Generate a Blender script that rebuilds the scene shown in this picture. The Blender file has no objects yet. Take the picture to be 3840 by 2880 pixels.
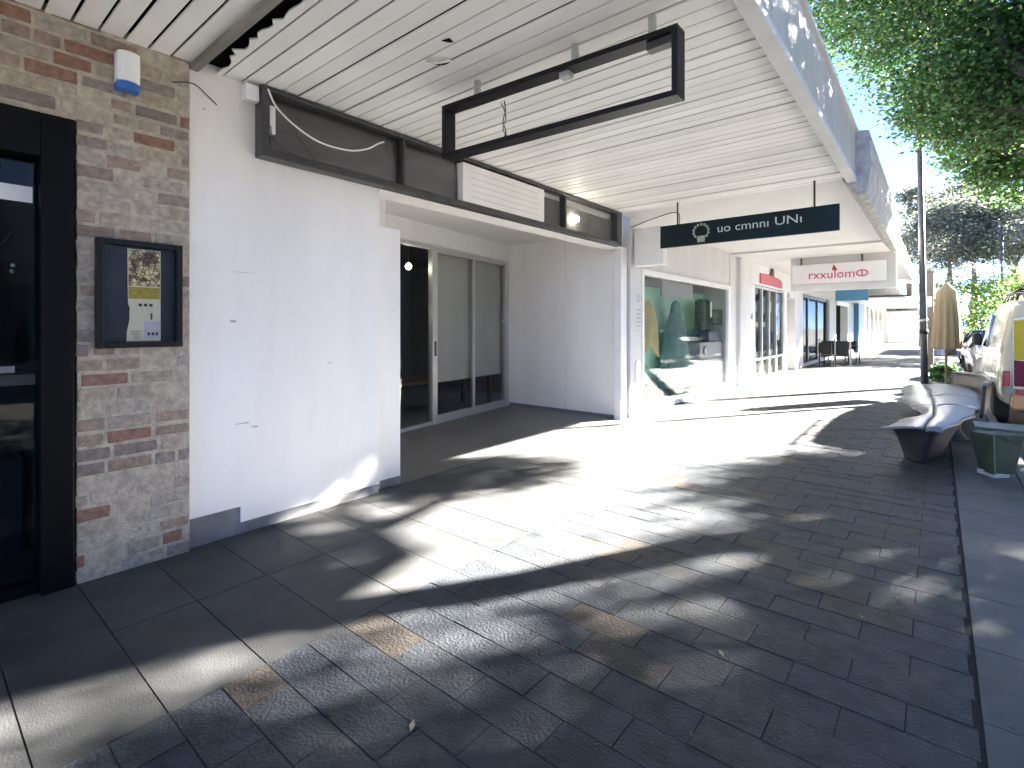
import bpy, bmesh, math, random
import numpy as np
from mathutils import Vector, Matrix
SC = bpy.context.scene
COL = SC.collection
R = math.radians

# ------------------------------------------------------------ camera, sky, sun, exposure
cd = bpy.data.cameras.new('camera'); cam = bpy.data.objects.new('camera', cd); COL.objects.link(cam)
cam.location = (0, 0, 1.5); cam.rotation_euler = (R(90), 0, R(39.7))
cd.sensor_width = 36.0; cd.lens = 18.03; cd.shift_y = -0.0558
cd.clip_start = 0.05; cd.clip_end = 2000
SC.camera = cam
SUN_AZ, SUN_EL = 30.0, 23.0          # degrees clockwise from +Y, above the horizon
W = bpy.data.worlds.new('World'); SC.world = W; W.use_nodes = True
nt = W.node_tree; sky = nt.nodes.new('ShaderNodeTexSky'); sky.sky_type = 'NISHITA'
sky.sun_disc = False; sky.sun_elevation = R(SUN_EL); sky.sun_rotation = R(SUN_AZ)
sky.air_density = 0.16; sky.dust_density = 0.0; sky.ozone_density = 0.8; sky.altitude = 500
bg = nt.nodes['Background']; bg.inputs['Strength'].default_value = 0.055
nt.links.new(sky.outputs[0], bg.inputs[0])
sl = bpy.data.lights.new('sun', 'SUN'); sun = bpy.data.objects.new('sun', sl); COL.objects.link(sun)
sl.energy = 5.0; sl.angle = R(0.7); sl.color = (1.0, 0.935, 0.85)
sdir = Vector((math.sin(R(SUN_AZ))*math.cos(R(SUN_EL)), math.cos(R(SUN_AZ))*math.cos(R(SUN_EL)), math.sin(R(SUN_EL))))
sun.rotation_euler = (-sdir).to_track_quat('-Z', 'Y').to_euler()
SC.view_settings.view_transform = 'Standard'; SC.view_settings.look = 'None'
SC.view_settings.gamma = 1.0; SC.view_settings.use_curve_mapping = False
SC.view_settings.exposure = 4.95
SC.render.engine = 'CYCLES'
SC.cycles.max_bounces = 10; SC.cycles.diffuse_bounces = 6; SC.cycles.transparent_max_bounces = 12
SC.cycles.use_denoising = True

# ------------------------------------------------------------ materials
def mat(name, col, rough=0.6, metal=0.0, var=0.0, vscale=3.0, stretch=(1, 1, 1), bump=0.0, bscale=40.0,
        island=0.0, spec=0.5, coat=0.0, col2=None, detail=5.0):
    m = bpy.data.materials.new(name); m.use_nodes = True
    n = m.node_tree.nodes; l = m.node_tree.links; b = n['Principled BSDF']
    b.inputs['Roughness'].default_value = rough; b.inputs['Metallic'].default_value = metal
    b.inputs['Specular IOR Level'].default_value = spec; b.inputs['Coat Weight'].default_value = coat
    c = (*col, 1)
    b.inputs['Base Color'].default_value = c
    tc = n.new('ShaderNodeTexCoord'); mp = n.new('ShaderNodeMapping'); mp.inputs['Scale'].default_value = stretch
    l.new(tc.outputs['Object'], mp.inputs['Vector'])
    out = None
    if var > 0 or col2:
        ns = n.new('ShaderNodeTexNoise'); ns.inputs['Scale'].default_value = vscale; ns.inputs['Detail'].default_value = detail
        ns.inputs['Roughness'].default_value = 0.6
        l.new(mp.outputs[0], ns.inputs['Vector'])
        mx = n.new('ShaderNodeMix'); mx.data_type = 'RGBA'
        k = 1 - var
        mx.inputs[6].default_value = (*(tuple(x*k for x in col) if not col2 else col2), 1)
        mx.inputs[7].default_value = (*(tuple(min(1, x*(1+var*0.6)) for x in col) if not col2 else col), 1)
        rp = n.new('ShaderNodeMapRange'); rp.inputs[1].default_value = 0.33; rp.inputs[2].default_value = 0.67
        l.new(ns.outputs['Fac'], rp.inputs[0]); l.new(rp.outputs[0], mx.inputs[0])
        out = mx.outputs[2]
        rr = n.new('ShaderNodeMapRange'); rr.inputs[3].default_value = max(0.02, rough-0.06); rr.inputs[4].default_value = min(1, rough+0.06)
        l.new(ns.outputs['Fac'], rr.inputs[0]); l.new(rr.outputs[0], b.inputs['Roughness'])
    if island > 0:
        g = n.new('ShaderNodeNewGeometry'); hv = n.new('ShaderNodeHueSaturation')
        mr = n.new('ShaderNodeMapRange'); mr.inputs[3].default_value = 1-island; mr.inputs[4].default_value = 1+island
        l.new(g.outputs['Random Per Island'], mr.inputs[0]); l.new(mr.outputs[0], hv.inputs['Value'])
        if out: l.new(out, hv.inputs['Color'])
        else: hv.inputs['Color'].default_value = c
        out = hv.outputs[0]
    if out: l.new(out, b.inputs['Base Color'])
    if bump > 0:
        nb = n.new('ShaderNodeTexNoise'); nb.inputs['Scale'].default_value = bscale; nb.inputs['Detail'].default_value = 6
        l.new(mp.outputs[0], nb.inputs['Vector'])
        bp = n.new('ShaderNodeBump'); bp.inputs['Strength'].default_value = bump; bp.inputs['Distance'].default_value = 0.01
        l.new(nb.outputs['Fac'], bp.inputs['Height']); l.new(bp.outputs[0], b.inputs['Normal'])
    return m

def ramp_island(name, cols, rough=0.8, bump=0.5, bscale=60, var=0.3, vscale=25, spec=0.3):
    """every loose piece of the mesh takes its own colour from the list"""
    m = bpy.data.materials.new(name); m.use_nodes = True
    n = m.node_tree.nodes; l = m.node_tree.links; b = n['Principled BSDF']
    b.inputs['Roughness'].default_value = rough; b.inputs['Specular IOR Level'].default_value = spec
    g = n.new('ShaderNodeNewGeometry'); cr = n.new('ShaderNodeValToRGB'); cr.color_ramp.interpolation = 'CONSTANT'
    el = cr.color_ramp.elements
    while len(el) < len(cols): el.new(0.5)
    for i, c in enumerate(cols): el[i].position = i/len(cols); el[i].color = (*c, 1)
    l.new(g.outputs['Random Per Island'], cr.inputs[0])
    tc = n.new('ShaderNodeTexCoord'); ns = n.new('ShaderNodeTexNoise'); ns.inputs['Scale'].default_value = vscale; ns.inputs['Detail'].default_value = 8
    l.new(tc.outputs['Object'], ns.inputs['Vector'])
    hv = n.new('ShaderNodeHueSaturation'); mr = n.new('ShaderNodeMapRange')
    mr.inputs[1].default_value = 0.3; mr.inputs[2].default_value = 0.7
    mr.inputs[3].default_value = 1-var; mr.inputs[4].default_value = 1+var
    l.new(ns.outputs['Fac'], mr.inputs[0]); l.new(mr.outputs[0], hv.inputs['Value']); l.new(cr.outputs[0], hv.inputs['Color'])
    l.new(hv.outputs[0], b.inputs['Base Color'])
    nb = n.new('ShaderNodeTexNoise'); nb.inputs['Scale'].default_value = bscale; nb.inputs['Detail'].default_value = 6
    l.new(tc.outputs['Object'], nb.inputs['Vector'])
    bp = n.new('ShaderNodeBump'); bp.inputs['Strength'].default_value = bump; bp.inputs['Distance'].default_value = 0.008
    l.new(nb.outputs['Fac'], bp.inputs['Height']); l.new(bp.outputs[0], b.inputs['Normal'])
    return m

def glass(name, tint=(0.9, 0.93, 0.92), refl=0.9, rough=0.0):
    """thin pane: clear with a Fresnel reflection"""
    m = bpy.data.materials.new(name); m.use_nodes = True
    n = m.node_tree.nodes; l = m.node_tree.links; n.remove(n['Principled BSDF'])
    t = n.new('ShaderNodeBsdfTransparent'); t.inputs[0].default_value = (*tint, 1)
    g = n.new('ShaderNodeBsdfGlossy'); g.inputs['Roughness'].default_value = rough; g.inputs[0].default_value = (refl, refl, refl, 1)
    ge = n.new('ShaderNodeNewGeometry'); dt = n.new('ShaderNodeVectorMath'); dt.operation = 'DOT_PRODUCT'
    l.new(ge.outputs['Normal'], dt.inputs[0]); l.new(ge.outputs['Incoming'], dt.inputs[1])
    def mth(op, a, b=None):
        q = n.new('ShaderNodeMath'); q.operation = op
        for i, v in enumerate((a, b)):
            if v is None: continue
            if isinstance(v, (int, float)): q.inputs[i].default_value = v
            else: l.new(v, q.inputs[i])
        return q.outputs[0]
    fr = mth('ADD', mth('MULTIPLY', mth('POWER', mth('SUBTRACT', 1.0, mth('ABSOLUTE', dt.outputs['Value'])), 5.0), 0.95), 0.045)
    mx = n.new('ShaderNodeMixShader'); l.new(fr, mx.inputs[0]); l.new(t.outputs[0], mx.inputs[1]); l.new(g.outputs[0], mx.inputs[2])
    l.new(mx.outputs[0], n['Material Output'].inputs[0])
    return m

def leafmat(name, col, trans=0.45, hue=0.03):
    m = bpy.data.materials.new(name); m.use_nodes = True
    n = m.node_tree.nodes; l = m.node_tree.links; b = n['Principled BSDF']
    b.inputs['Roughness'].default_value = 0.55; b.inputs['Specular IOR Level'].default_value = 0.35
    g = n.new('ShaderNodeNewGeometry'); hv = n.new('ShaderNodeHueSaturation'); hv.inputs['Color'].default_value = (*col, 1)
    a = n.new('ShaderNodeMapRange'); a.inputs[3].default_value = 0.5-hue; a.inputs[4].default_value = 0.5+hue
    v = n.new('ShaderNodeMapRange'); v.inputs[3].default_value = 0.6; v.inputs[4].default_value = 1.5
    ml = n.new('ShaderNodeMath'); ml.operation = 'MULTIPLY'; ml.inputs[1].default_value = 7.31
    fr = n.new('ShaderNodeMath'); fr.operation = 'FRACT'
    l.new(g.outputs['Random Per Island'], a.inputs[0]); l.new(a.outputs[0], hv.inputs['Hue'])
    l.new(g.outputs['Random Per Island'], ml.inputs[0]); l.new(ml.outputs[0], fr.inputs[0]); l.new(fr.outputs[0], v.inputs[0]); l.new(v.outputs[0], hv.inputs['Value'])
    l.new(hv.outputs[0], b.inputs['Base Color'])
    tr = n.new('ShaderNodeBsdfTranslucent'); hs = n.new('ShaderNodeHueSaturation'); hs.inputs['Value'].default_value = 1.6; hs.inputs['Hue'].default_value = 0.485
    l.new(hv.outputs[0], hs.inputs['Color']); l.new(hs.outputs[0], tr.inputs[0])
    mx = n.new('ShaderNodeMixShader'); mx.inputs[0].default_value = trans
    l.new(b.outputs[0], mx.inputs[1]); l.new(tr.outputs[0], mx.inputs[2]); l.new(mx.outputs[0], n['Material Output'].inputs[0])
    return m

M = {}
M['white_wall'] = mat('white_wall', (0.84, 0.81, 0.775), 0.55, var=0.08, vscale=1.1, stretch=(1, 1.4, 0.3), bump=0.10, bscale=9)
M['white_trim'] = mat('white_trim', (0.82, 0.80, 0.78), 0.45, var=0.05, vscale=3, bump=0.03, bscale=30)
M['render_wall'] = mat('render_wall', (0.66, 0.65, 0.64), 0.7, var=0.08, vscale=2, stretch=(1, 1, 0.4), bump=0.15, bscale=60)
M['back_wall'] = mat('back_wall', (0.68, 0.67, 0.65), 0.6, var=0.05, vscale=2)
M['soffit'] = mat('soffit', (0.85, 0.835, 0.80), 0.5, var=0.09, vscale=2.2, stretch=(0.4, 1, 1), island=0.06, bump=0.08, bscale=25)
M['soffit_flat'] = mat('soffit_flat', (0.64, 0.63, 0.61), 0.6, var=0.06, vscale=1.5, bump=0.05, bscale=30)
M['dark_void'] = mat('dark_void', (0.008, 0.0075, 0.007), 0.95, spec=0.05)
M['plinth'] = mat('plinth', (0.20, 0.20, 0.205), 0.6, var=0.25, vscale=5, bump=0.1, bscale=40)
M['fascia'] = mat('fascia', (0.46, 0.45, 0.43), 0.5, var=0.16, vscale=4, stretch=(1, 1, 0.35), bump=0.08, bscale=30)
M['fascia_trim'] = mat('fascia_trim', (0.62, 0.62, 0.61), 0.45, var=0.08, vscale=4)
M['dapple_fascia'] = mat('dapple_fascia', (0.42, 0.41, 0.40), 0.8, var=0.35, vscale=9, bump=0.5, bscale=45)  # strong mottle puts dappled tree shade into the render colour
M['black_metal'] = mat('black_metal', (0.008, 0.008, 0.009), 0.4, var=0.15, vscale=6, spec=0.25)
M['black_door'] = mat('black_door', (0.004, 0.004, 0.0045), 0.5, var=0.2, vscale=4, spec=0.12)
M['dark_sheet'] = mat('dark_sheet', (0.12, 0.117, 0.12), 0.42, metal=0.25, var=0.3, vscale=2.2, stretch=(1, 0.7, 1.5), bump=0.06, bscale=6)
M['dark_frame'] = mat('dark_frame', (0.05, 0.048, 0.05), 0.4, var=0.25, vscale=8)
M['mortar'] = mat('mortar', (0.44, 0.38, 0.305), 0.95, var=0.3, vscale=18, bump=0.9, bscale=90)
M['brick'] = ramp_island('brick', [(0.25, 0.19, 0.15), (0.32, 0.27, 0.22), (0.40, 0.345, 0.28), (0.24, 0.135, 0.10), (0.20, 0.165, 0.145), (0.43, 0.37, 0.30), (0.30, 0.23, 0.18), (0.35, 0.31, 0.26), (0.25, 0.21, 0.185), (0.36, 0.305, 0.235)], 0.85, 1.0, 55, 0.28, 26)
M['paver'] = ramp_island('paver', [(0.0453, 0.0509, 0.0588), (0.0518, 0.0571, 0.064), (0.0401, 0.0459, 0.0549), (0.0551, 0.0578, 0.0617), (0.0479, 0.0544, 0.0632), (0.046, 0.0509, 0.0602), (0.0427, 0.0502, 0.0609), (0.0661, 0.0566, 0.0496), (0.0486, 0.0551, 0.0624), (0.0518, 0.0578, 0.0654), (0.0421, 0.0481, 0.0578)], 0.58, 1.0, 70, 0.3, 9, spec=0.35)
M['slab'] = ramp_island('slab', [(0.0585, 0.0605, 0.0615), (0.0635, 0.0655, 0.0664), (0.0536, 0.0561, 0.0581), (0.0664, 0.0675, 0.067), (0.0596, 0.063, 0.0635)], 0.6, 0.35, 110, 0.24, 4, spec=0.3)
M['kerb_slab'] = ramp_island('kerb_slab', [(0.0907, 0.0972, 0.107), (0.1036, 0.107, 0.1153), (0.0843, 0.0907, 0.1005)], 0.6, 0.4, 120, 0.15, 6, spec=0.45)
M['joint'] = mat('joint', (0.022, 0.022, 0.024), 0.95, var=0.3, vscale=30)
M['entry_tile'] = mat('entry_tile', (0.15, 0.142, 0.138), 0.45, var=0.12, vscale=2.5, bump=0.05, bscale=80)
M['asphalt'] = mat('asphalt', (0.16, 0.158, 0.155), 0.9, var=0.25, vscale=6, bump=0.6, bscale=220)
M['ground'] = mat('ground', (0.10, 0.10, 0.095), 0.95, var=0.3, vscale=0.3)
M['kerb'] = mat('kerb', (0.22, 0.22, 0.22), 0.8, var=0.25, vscale=6, bump=0.3, bscale=60)
M['glass'] = glass('glass', (0.96, 0.975, 0.97), 0.13)
M['glass_dark'] = glass('glass_dark', (0.88, 0.89, 0.88), 0.16)
M['aluminium'] = mat('aluminium', (0.50, 0.50, 0.48), 0.4, metal=0.5, var=0.1, vscale=5)
M['blind'] = mat('blind', (0.60, 0.59, 0.57), 0.85, var=0.06, vscale=3, stretch=(1, 1, 0.2))
M['room'] = mat('room', (0.30, 0.29, 0.28), 0.8, var=0.1, vscale=1.2)
M['room_dark'] = mat('room_dark', (0.035, 0.037, 0.042), 0.7, var=0.3, vscale=1.5)
M['white_plastic'] = mat('white_plastic', (0.82, 0.82, 0.82), 0.3)
M['blue_plastic'] = mat('blue_plastic', (0.03, 0.14, 0.42), 0.35)
M['paper'] = mat('paper', (0.75, 0.74, 0.72), 0.7)
M['navy'] = mat('navy', (0.020, 0.026, 0.048), 0.55, var=0.2, vscale=8)
M['sign_navy'] = mat('sign_navy', (0.0025, 0.014, 0.020), 0.45, spec=0.2, var=0.3, vscale=2)
M['sign_white'] = mat('sign_white', (0.80, 0.75, 0.755), 0.4, var=0.03, vscale=4)
M['lettering'] = mat('lettering', (0.55, 0.60, 0.55), 0.5)
M['emblem'] = mat('emblem', (0.34, 0.42, 0.33), 0.6, var=0.4, vscale=40)
M['red'] = mat('red', (0.52, 0.03, 0.05), 0.4, var=0.2, vscale=20)
M['red_soft'] = mat('red_soft', (0.50, 0.09, 0.12), 0.6, var=0.35, vscale=60)
M['dark_red'] = mat('dark_red', (0.11, 0.012, 0.02), 0.5)
M['teal'] = mat('teal', (0.48, 0.80, 0.67), 0.7, var=0.12, vscale=1.5)
M['ochre'] = mat('ochre', (0.44, 0.36, 0.16), 0.7, var=0.15, vscale=4)
M['cloak'] = mat('cloak', (0.10, 0.22, 0.215), 0.75, var=0.35, vscale=3, bump=0.2, bscale=14)
M['grey_board'] = mat('grey_board', (0.42, 0.41, 0.43), 0.6, var=0.06, vscale=3)
M['clothes'] = mat('clothes', (0.03, 0.055, 0.085), 0.85, var=0.5, vscale=9, bump=0.3, bscale=20)
M['grey_text'] = mat('grey_text', (0.40, 0.40, 0.41), 0.6)
M['pole'] = mat('pole', (0.085, 0.09, 0.10), 0.42, metal=0.4, var=0.25, vscale=6)
M['timber'] = mat('timber', (0.11, 0.10, 0.098), 0.85, var=0.3, vscale=6, stretch=(6, 6, 0.6), bump=0.5, bscale=20)
M['bench_top'] = mat('bench_top', (0.20, 0.21, 0.24), 0.36, metal=0.3, var=0.08, vscale=3, bump=0.02, bscale=10)
M['bench_dark'] = mat('bench_dark', (0.028, 0.026, 0.027), 0.45, metal=0.3, var=0.25, vscale=5)
M['bench_leg'] = mat('bench_leg', (0.055, 0.05, 0.052), 0.5, metal=0.3, var=0.25, vscale=6)
M['green_tub'] = mat('green_tub', (0.036, 0.058, 0.036), 0.6, var=0.3, vscale=7)
M['slab_steel'] = mat('slab_steel', (0.085, 0.095, 0.09), 0.45, metal=0.3, var=0.2, vscale=5)
M['canvas'] = mat('canvas', (0.30, 0.235, 0.145), 0.85, var=0.15, vscale=4, stretch=(5, 5, 0.4), bump=0.3, bscale=12)
M['van_white'] = mat('van_white', (0.56, 0.52, 0.42), 0.28, var=0.06, vscale=2, coat=0.5)
M['van_yellow'] = mat('van_yellow', (0.40, 0.33, 0.02), 0.45, spec=0.25, var=0.08, vscale=3)
M['van_maroon'] = mat('van_maroon', (0.11, 0.006, 0.026), 0.45, spec=0.2)
M['van_orange'] = mat('van_orange', (0.52, 0.27, 0.11), 0.35)
M['tyre'] = mat('tyre', (0.018, 0.018, 0.019), 0.85, bump=0.2, bscale=60)
M['rim'] = mat('rim', (0.35, 0.35, 0.36), 0.35, metal=0.8)
M['car_glass'] = mat('car_glass', (0.015, 0.018, 0.02), 0.06, coat=0.5)
M['car_silver'] = mat('car_silver', (0.22, 0.225, 0.235), 0.3, metal=0.5, coat=0.6)
M['car_dark'] = mat('car_dark', (0.035, 0.04, 0.05), 0.3, metal=0.4, coat=0.6)
M['lens_red'] = mat('lens_red', (0.35, 0.015, 0.015), 0.2, coat=0.6)
M['lens_clear'] = mat('lens_clear', (0.6, 0.62, 0.65), 0.15, coat=0.6)
M['bark'] = mat('bark', (0.038, 0.033, 0.030), 0.95, var=0.4, vscale=5, stretch=(4, 4, 0.8), bump=0.9, bscale=16)
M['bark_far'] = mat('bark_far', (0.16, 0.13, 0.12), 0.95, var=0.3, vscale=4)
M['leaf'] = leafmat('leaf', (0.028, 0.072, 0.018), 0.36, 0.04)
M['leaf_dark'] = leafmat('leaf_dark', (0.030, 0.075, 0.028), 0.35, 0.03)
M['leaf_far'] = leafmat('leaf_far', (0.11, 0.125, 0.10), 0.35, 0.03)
M['leaf_bush'] = leafmat('leaf_bush', (0.10, 0.17, 0.05), 0.4, 0.04)
M['blossom'] = mat('blossom', (0.62, 0.42, 0.45), 0.7)
M['blue_paint'] = mat('blue_paint', (0.035, 0.14, 0.25), 0.5, var=0.1, vscale=3)
M['blind_blue'] = mat('blind_blue', (0.30, 0.34, 0.45), 0.7, var=0.1, vscale=3)
M['cream_arch'] = mat('cream_arch', (0.55, 0.50, 0.42), 0.8)
M['concrete'] = mat('concrete', (0.40, 0.40, 0.39), 0.85, var=0.15, vscale=2, bump=0.2, bscale=40)
M['brown_wood'] = mat('brown_wood', (0.16, 0.10, 0.07), 0.6, var=0.3, vscale=4, stretch=(1, 6, 6))
M['bulb'] = bpy.data.materials.new('bulb'); M['bulb'].use_nodes = True
_b = M['bulb'].node_tree.nodes['Principled BSDF']; _b.inputs['Base Color'].default_value = (1, 0.95, 0.85, 1)
_b.inputs['Emission Color'].default_value = (1, 0.9, 0.75, 1); _b.inputs['Emission Strength'].default_value = 1.6

def menu_picture():
    m = bpy.data.materials.new('menu_picture'); m.use_nodes = True
    n = m.node_tree.nodes; l = m.node_tree.links; b = n['Principled BSDF']; b.inputs['Roughness'].default_value = 0.3
    tc = n.new('ShaderNodeTexCoord')
    vo = n.new('ShaderNodeTexVoronoi'); vo.feature = 'DISTANCE_TO_EDGE'; vo.inputs['Scale'].default_value = 34; vo.inputs['Randomness'].default_value = 1
    l.new(tc.outputs['Object'], vo.inputs['Vector'])
    ns = n.new('ShaderNodeTexNoise'); ns.inputs['Scale'].default_value = 14; ns.inputs['Detail'].default_value = 8
    l.new(tc.outputs['Object'], ns.inputs['Vector'])
    cr = n.new('ShaderNodeValToRGB'); e = cr.color_ramp.elements
    e[0].position = 0.0; e[0].color = (0.05, 0.02, 0.01, 1); e[1].position = 0.13; e[1].color = (0.85, 0.75, 0.45, 1)
    x = e.new(0.05); x.color = (0.40, 0.22, 0.07, 1)
    l.new(vo.outputs['Distance'], cr.inputs[0])
    cr2 = n.new('ShaderNodeValToRGB'); e = cr2.color_ramp.elements
    e[0].position = 0.42; e[0].color = (0.12, 0.05, 0.025, 1); e[1].position = 0.56; e[1].color = (1, 1, 1, 1)
    l.new(ns.outputs['Fac'], cr2.inputs[0])
    mx = n.new('ShaderNodeMix'); mx.data_type = 'RGBA'; mx.blend_type = 'MULTIPLY'; mx.inputs[0].default_value = 0.9
    l.new(cr.outputs[0], mx.inputs[6]); l.new(cr2.outputs[0], mx.inputs[7]); l.new(mx.outputs[2], b.inputs['Base Color'])
    return m
M['menu_picture'] = menu_picture()
M['menu_cream'] = mat('menu_cream', (0.70, 0.64, 0.50), 0.5, var=0.06, vscale=12)
M['menu_gold'] = mat('menu_gold', (0.46, 0.33, 0.05), 0.5, var=0.45, vscale=30, stretch=(1, 1, 5))
M['menu_lilac'] = mat('menu_lilac', (0.52, 0.49, 0.60), 0.5, var=0.06, vscale=12)
M['ink'] = mat('ink', (0.05, 0.045, 0.04), 0.6)

# ------------------------------------------------------------ mesh helpers
class MB:
    def __init__(s): s.v = []; s.f = []
    def add(s, vs, fs):
        o = len(s.v); s.v += [tuple(v) for v in vs]; s.f += [tuple(i+o for i in f) for f in fs]; return s
    def box(s, a, b):
        (x0, y0, z0), (x1, y1, z1) = [tuple(min(p, q) for p, q in zip(a, b)), tuple(max(p, q) for p, q in zip(a, b))]
        return s.add([(x0,y0,z0),(x1,y0,z0),(x1,y1,z0),(x0,y1,z0),(x0,y0,z1),(x1,y0,z1),(x1,y1,z1),(x0,y1,z1)],
                     [(3,2,1,0),(4,5,6,7),(0,1,5,4),(1,2,6,5),(2,3,7,6),(3,0,4,7)])
    def hexa(s, p):      # eight points: bottom four, top four
        return s.add(p, [(3,2,1,0),(4,5,6,7),(0,1,5,4),(1,2,6,5),(2,3,7,6),(3,0,4,7)])
    def wall(s, p, q, z0, z1, t):      # upright slab from p to q in plan, thickness t to the left of p->q
        d = Vector((q[0]-p[0], q[1]-p[1])).normalized(); nn = Vector((-d.y, d.x))*t
        P = [(p[0],p[1]),(q[0],q[1]),(q[0]+nn.x,q[1]+nn.y),(p[0]+nn.x,p[1]+nn.y)]
        return s.hexa([(x,y,z0) for x,y in P]+[(x,y,z1) for x,y in P])
    def prism(s, poly, off):           # polygon (3-D points) swept by vector off
        n = len(poly); off = Vector(off)
        vs = [Vector(p) for p in poly]; vs = vs+[v+off for v in vs]
        return s.add(vs, [tuple(range(n))[::-1], tuple(range(n, 2*n))]+[(i,(i+1)%n,n+(i+1)%n,n+i) for i in range(n)])
    def tube(s, path, rad, n=8, cap=True):
        path = [Vector(p) for p in path]; rs = rad if isinstance(rad, (list, tuple)) else [rad]*len(path)
        rings = []; up = None
        for i, p in enumerate(path):
            t = (path[min(i+1, len(path)-1)]-path[max(i-1, 0)]).normalized()
            if up is None:
                up = Vector((0,0,1)) if abs(t.z) < 0.9 else Vector((1,0,0))
            a = t.cross(up).normalized(); b = a.cross(t).normalized(); up = b
            rings.append([p+(a*math.cos(k*2*math.pi/n)+b*math.sin(k*2*math.pi/n))*rs[i] for k in range(n)])
        vs = [v for r in rings for v in r]; fs = []
        for i in range(len(path)-1):
            for k in range(n):
                fs.append((i*n+k, i*n+(k+1)%n, (i+1)*n+(k+1)%n, (i+1)*n+k))
        if cap: fs += [tuple(range(n))[::-1], tuple((len(path)-1)*n+k for k in range(n))]
        return s.add(vs, fs)
    def lathe(s, prof, c=(0,0,0), n=24, axis='z', fold=None):
        vs = []; fs = []
        for i, (r, h) in enumerate(prof):
            for k in range(n):
                a = k*2*math.pi/n; rr = r*(1+(fold(k, i) if fold else 0))
                u, w = rr*math.cos(a), rr*math.sin(a)
                vs.append((c[0]+u, c[1]+w, c[2]+h) if axis == 'z' else (c[0]+h, c[1]+u, c[2]+w))
        for i in range(len(prof)-1):
            for k in range(n): fs.append((i*n+k, i*n+(k+1)%n, (i+1)*n+(k+1)%n, (i+1)*n+k))
        fs += [tuple(range(n))[::-1], tuple((len(prof)-1)*n+k for k in range(n))]
        return s.add(vs, fs)
    def grid(s, fn, nu, nv, thick=None):
        vs = [fn(i/nu, j/nv) for j in range(nv+1) for i in range(nu+1)]; w = nu+1
        fs = [(j*w+i, j*w+i+1, (j+1)*w+i+1, (j+1)*w+i) for j in range(nv) for i in range(nu)]
        if thick:
            off = Vector(thick); o = len(vs); vs = vs+[tuple(Vector(v)+off) for v in vs]
            fs = fs+[tuple(o+k for k in f[::-1]) for f in fs]
            ed = [i for i in range(w)]+[j*w+nu for j in range(1, nv+1)]+[nv*w+i for i in range(nu-1, -1, -1)]+[j*w for j in range(nv-1, 0, -1)]
            fs += [(ed[k], ed[(k+1) % len(ed)], o+ed[(k+1) % len(ed)], o+ed[k]) for k in range(len(ed))]
        return s.add(vs, fs)

def obj(name, mb, m, parent=None, bevel=0.0, smooth=False, seg=2):
    me = bpy.data.meshes.new(name); me.from_pydata(mb.v, [], mb.f); me.validate()
    bm = bmesh.new(); bm.from_mesh(me); bmesh.ops.recalc_face_normals(bm, faces=bm.faces); bm.to_mesh(me); bm.free()
    me.materials.append(M[m] if isinstance(m, str) else m)
    o = bpy.data.objects.new(name, me); COL.objects.link(o)
    if parent: o.parent = parent; o.matrix_parent_inverse = Matrix.Translation(-Vector(parent.location)) if parent.type == 'EMPTY' and tuple(parent.rotation_euler) == (0,0,0) else Matrix()
    if smooth:
        for p in me.polygons: p.use_smooth = True
    if bevel:
        b = o.modifiers.new('bevel', 'BEVEL'); b.width = bevel; b.segments = seg; b.limit_method = 'ANGLE'; b.angle_limit = R(40)
        b.harden_normals = False
    return o

def tag(o, label, cat, group=None, kind=None):
    o['label'] = label; o['category'] = cat
    if group: o['group'] = group
    if kind: o['kind'] = kind
    return o
def thing(name, label, cat, loc=(0,0,0), group=None):
    o = bpy.data.objects.new(name, None); COL.objects.link(o); o.location = loc; o.empty_display_size = 0.2
    return tag(o, label, cat, group)
def struct(o): o['kind'] = 'structure'; return o

def text(name, body, size, m, parent, origin, xdir, zdir=(0,0,1), extrude=0.002, space=1.0, xs=1.0):
    cu = bpy.data.curves.new(name, 'FONT'); cu.body = body; cu.size = size; cu.extrude = extrude; cu.align_x = 'CENTER'; cu.align_y = 'CENTER'
    cu.space_character = space; cu.resolution_u = 3
    t = bpy.data.objects.new(name+'_src', cu); COL.objects.link(t)
    dg = bpy.context.evaluated_depsgraph_get(); me = bpy.data.meshes.new_from_object(t.evaluated_get(dg))
    bpy.data.objects.remove(t); bpy.data.curves.remove(cu)
    x = Vector(xdir).normalized(); z = Vector(zdir).normalized(); n = x.cross(z)
    mx = Matrix(((x.x*xs, z.x, n.x, origin[0]), (x.y*xs, z.y, n.y, origin[1]), (x.z*xs, z.z, n.z, origin[2]), (0,0,0,1)))
    me.transform(mx); me.materials.clear(); me.materials.append(M[m]); me.name = name
    o = bpy.data.objects.new(name, me); COL.objects.link(o)
    if parent: o.parent = parent; o.matrix_parent_inverse = Matrix.Translation(-Vector(parent.location)) if parent.type == 'EMPTY' else Matrix()
    return o

rnd = random.Random(7)

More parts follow.
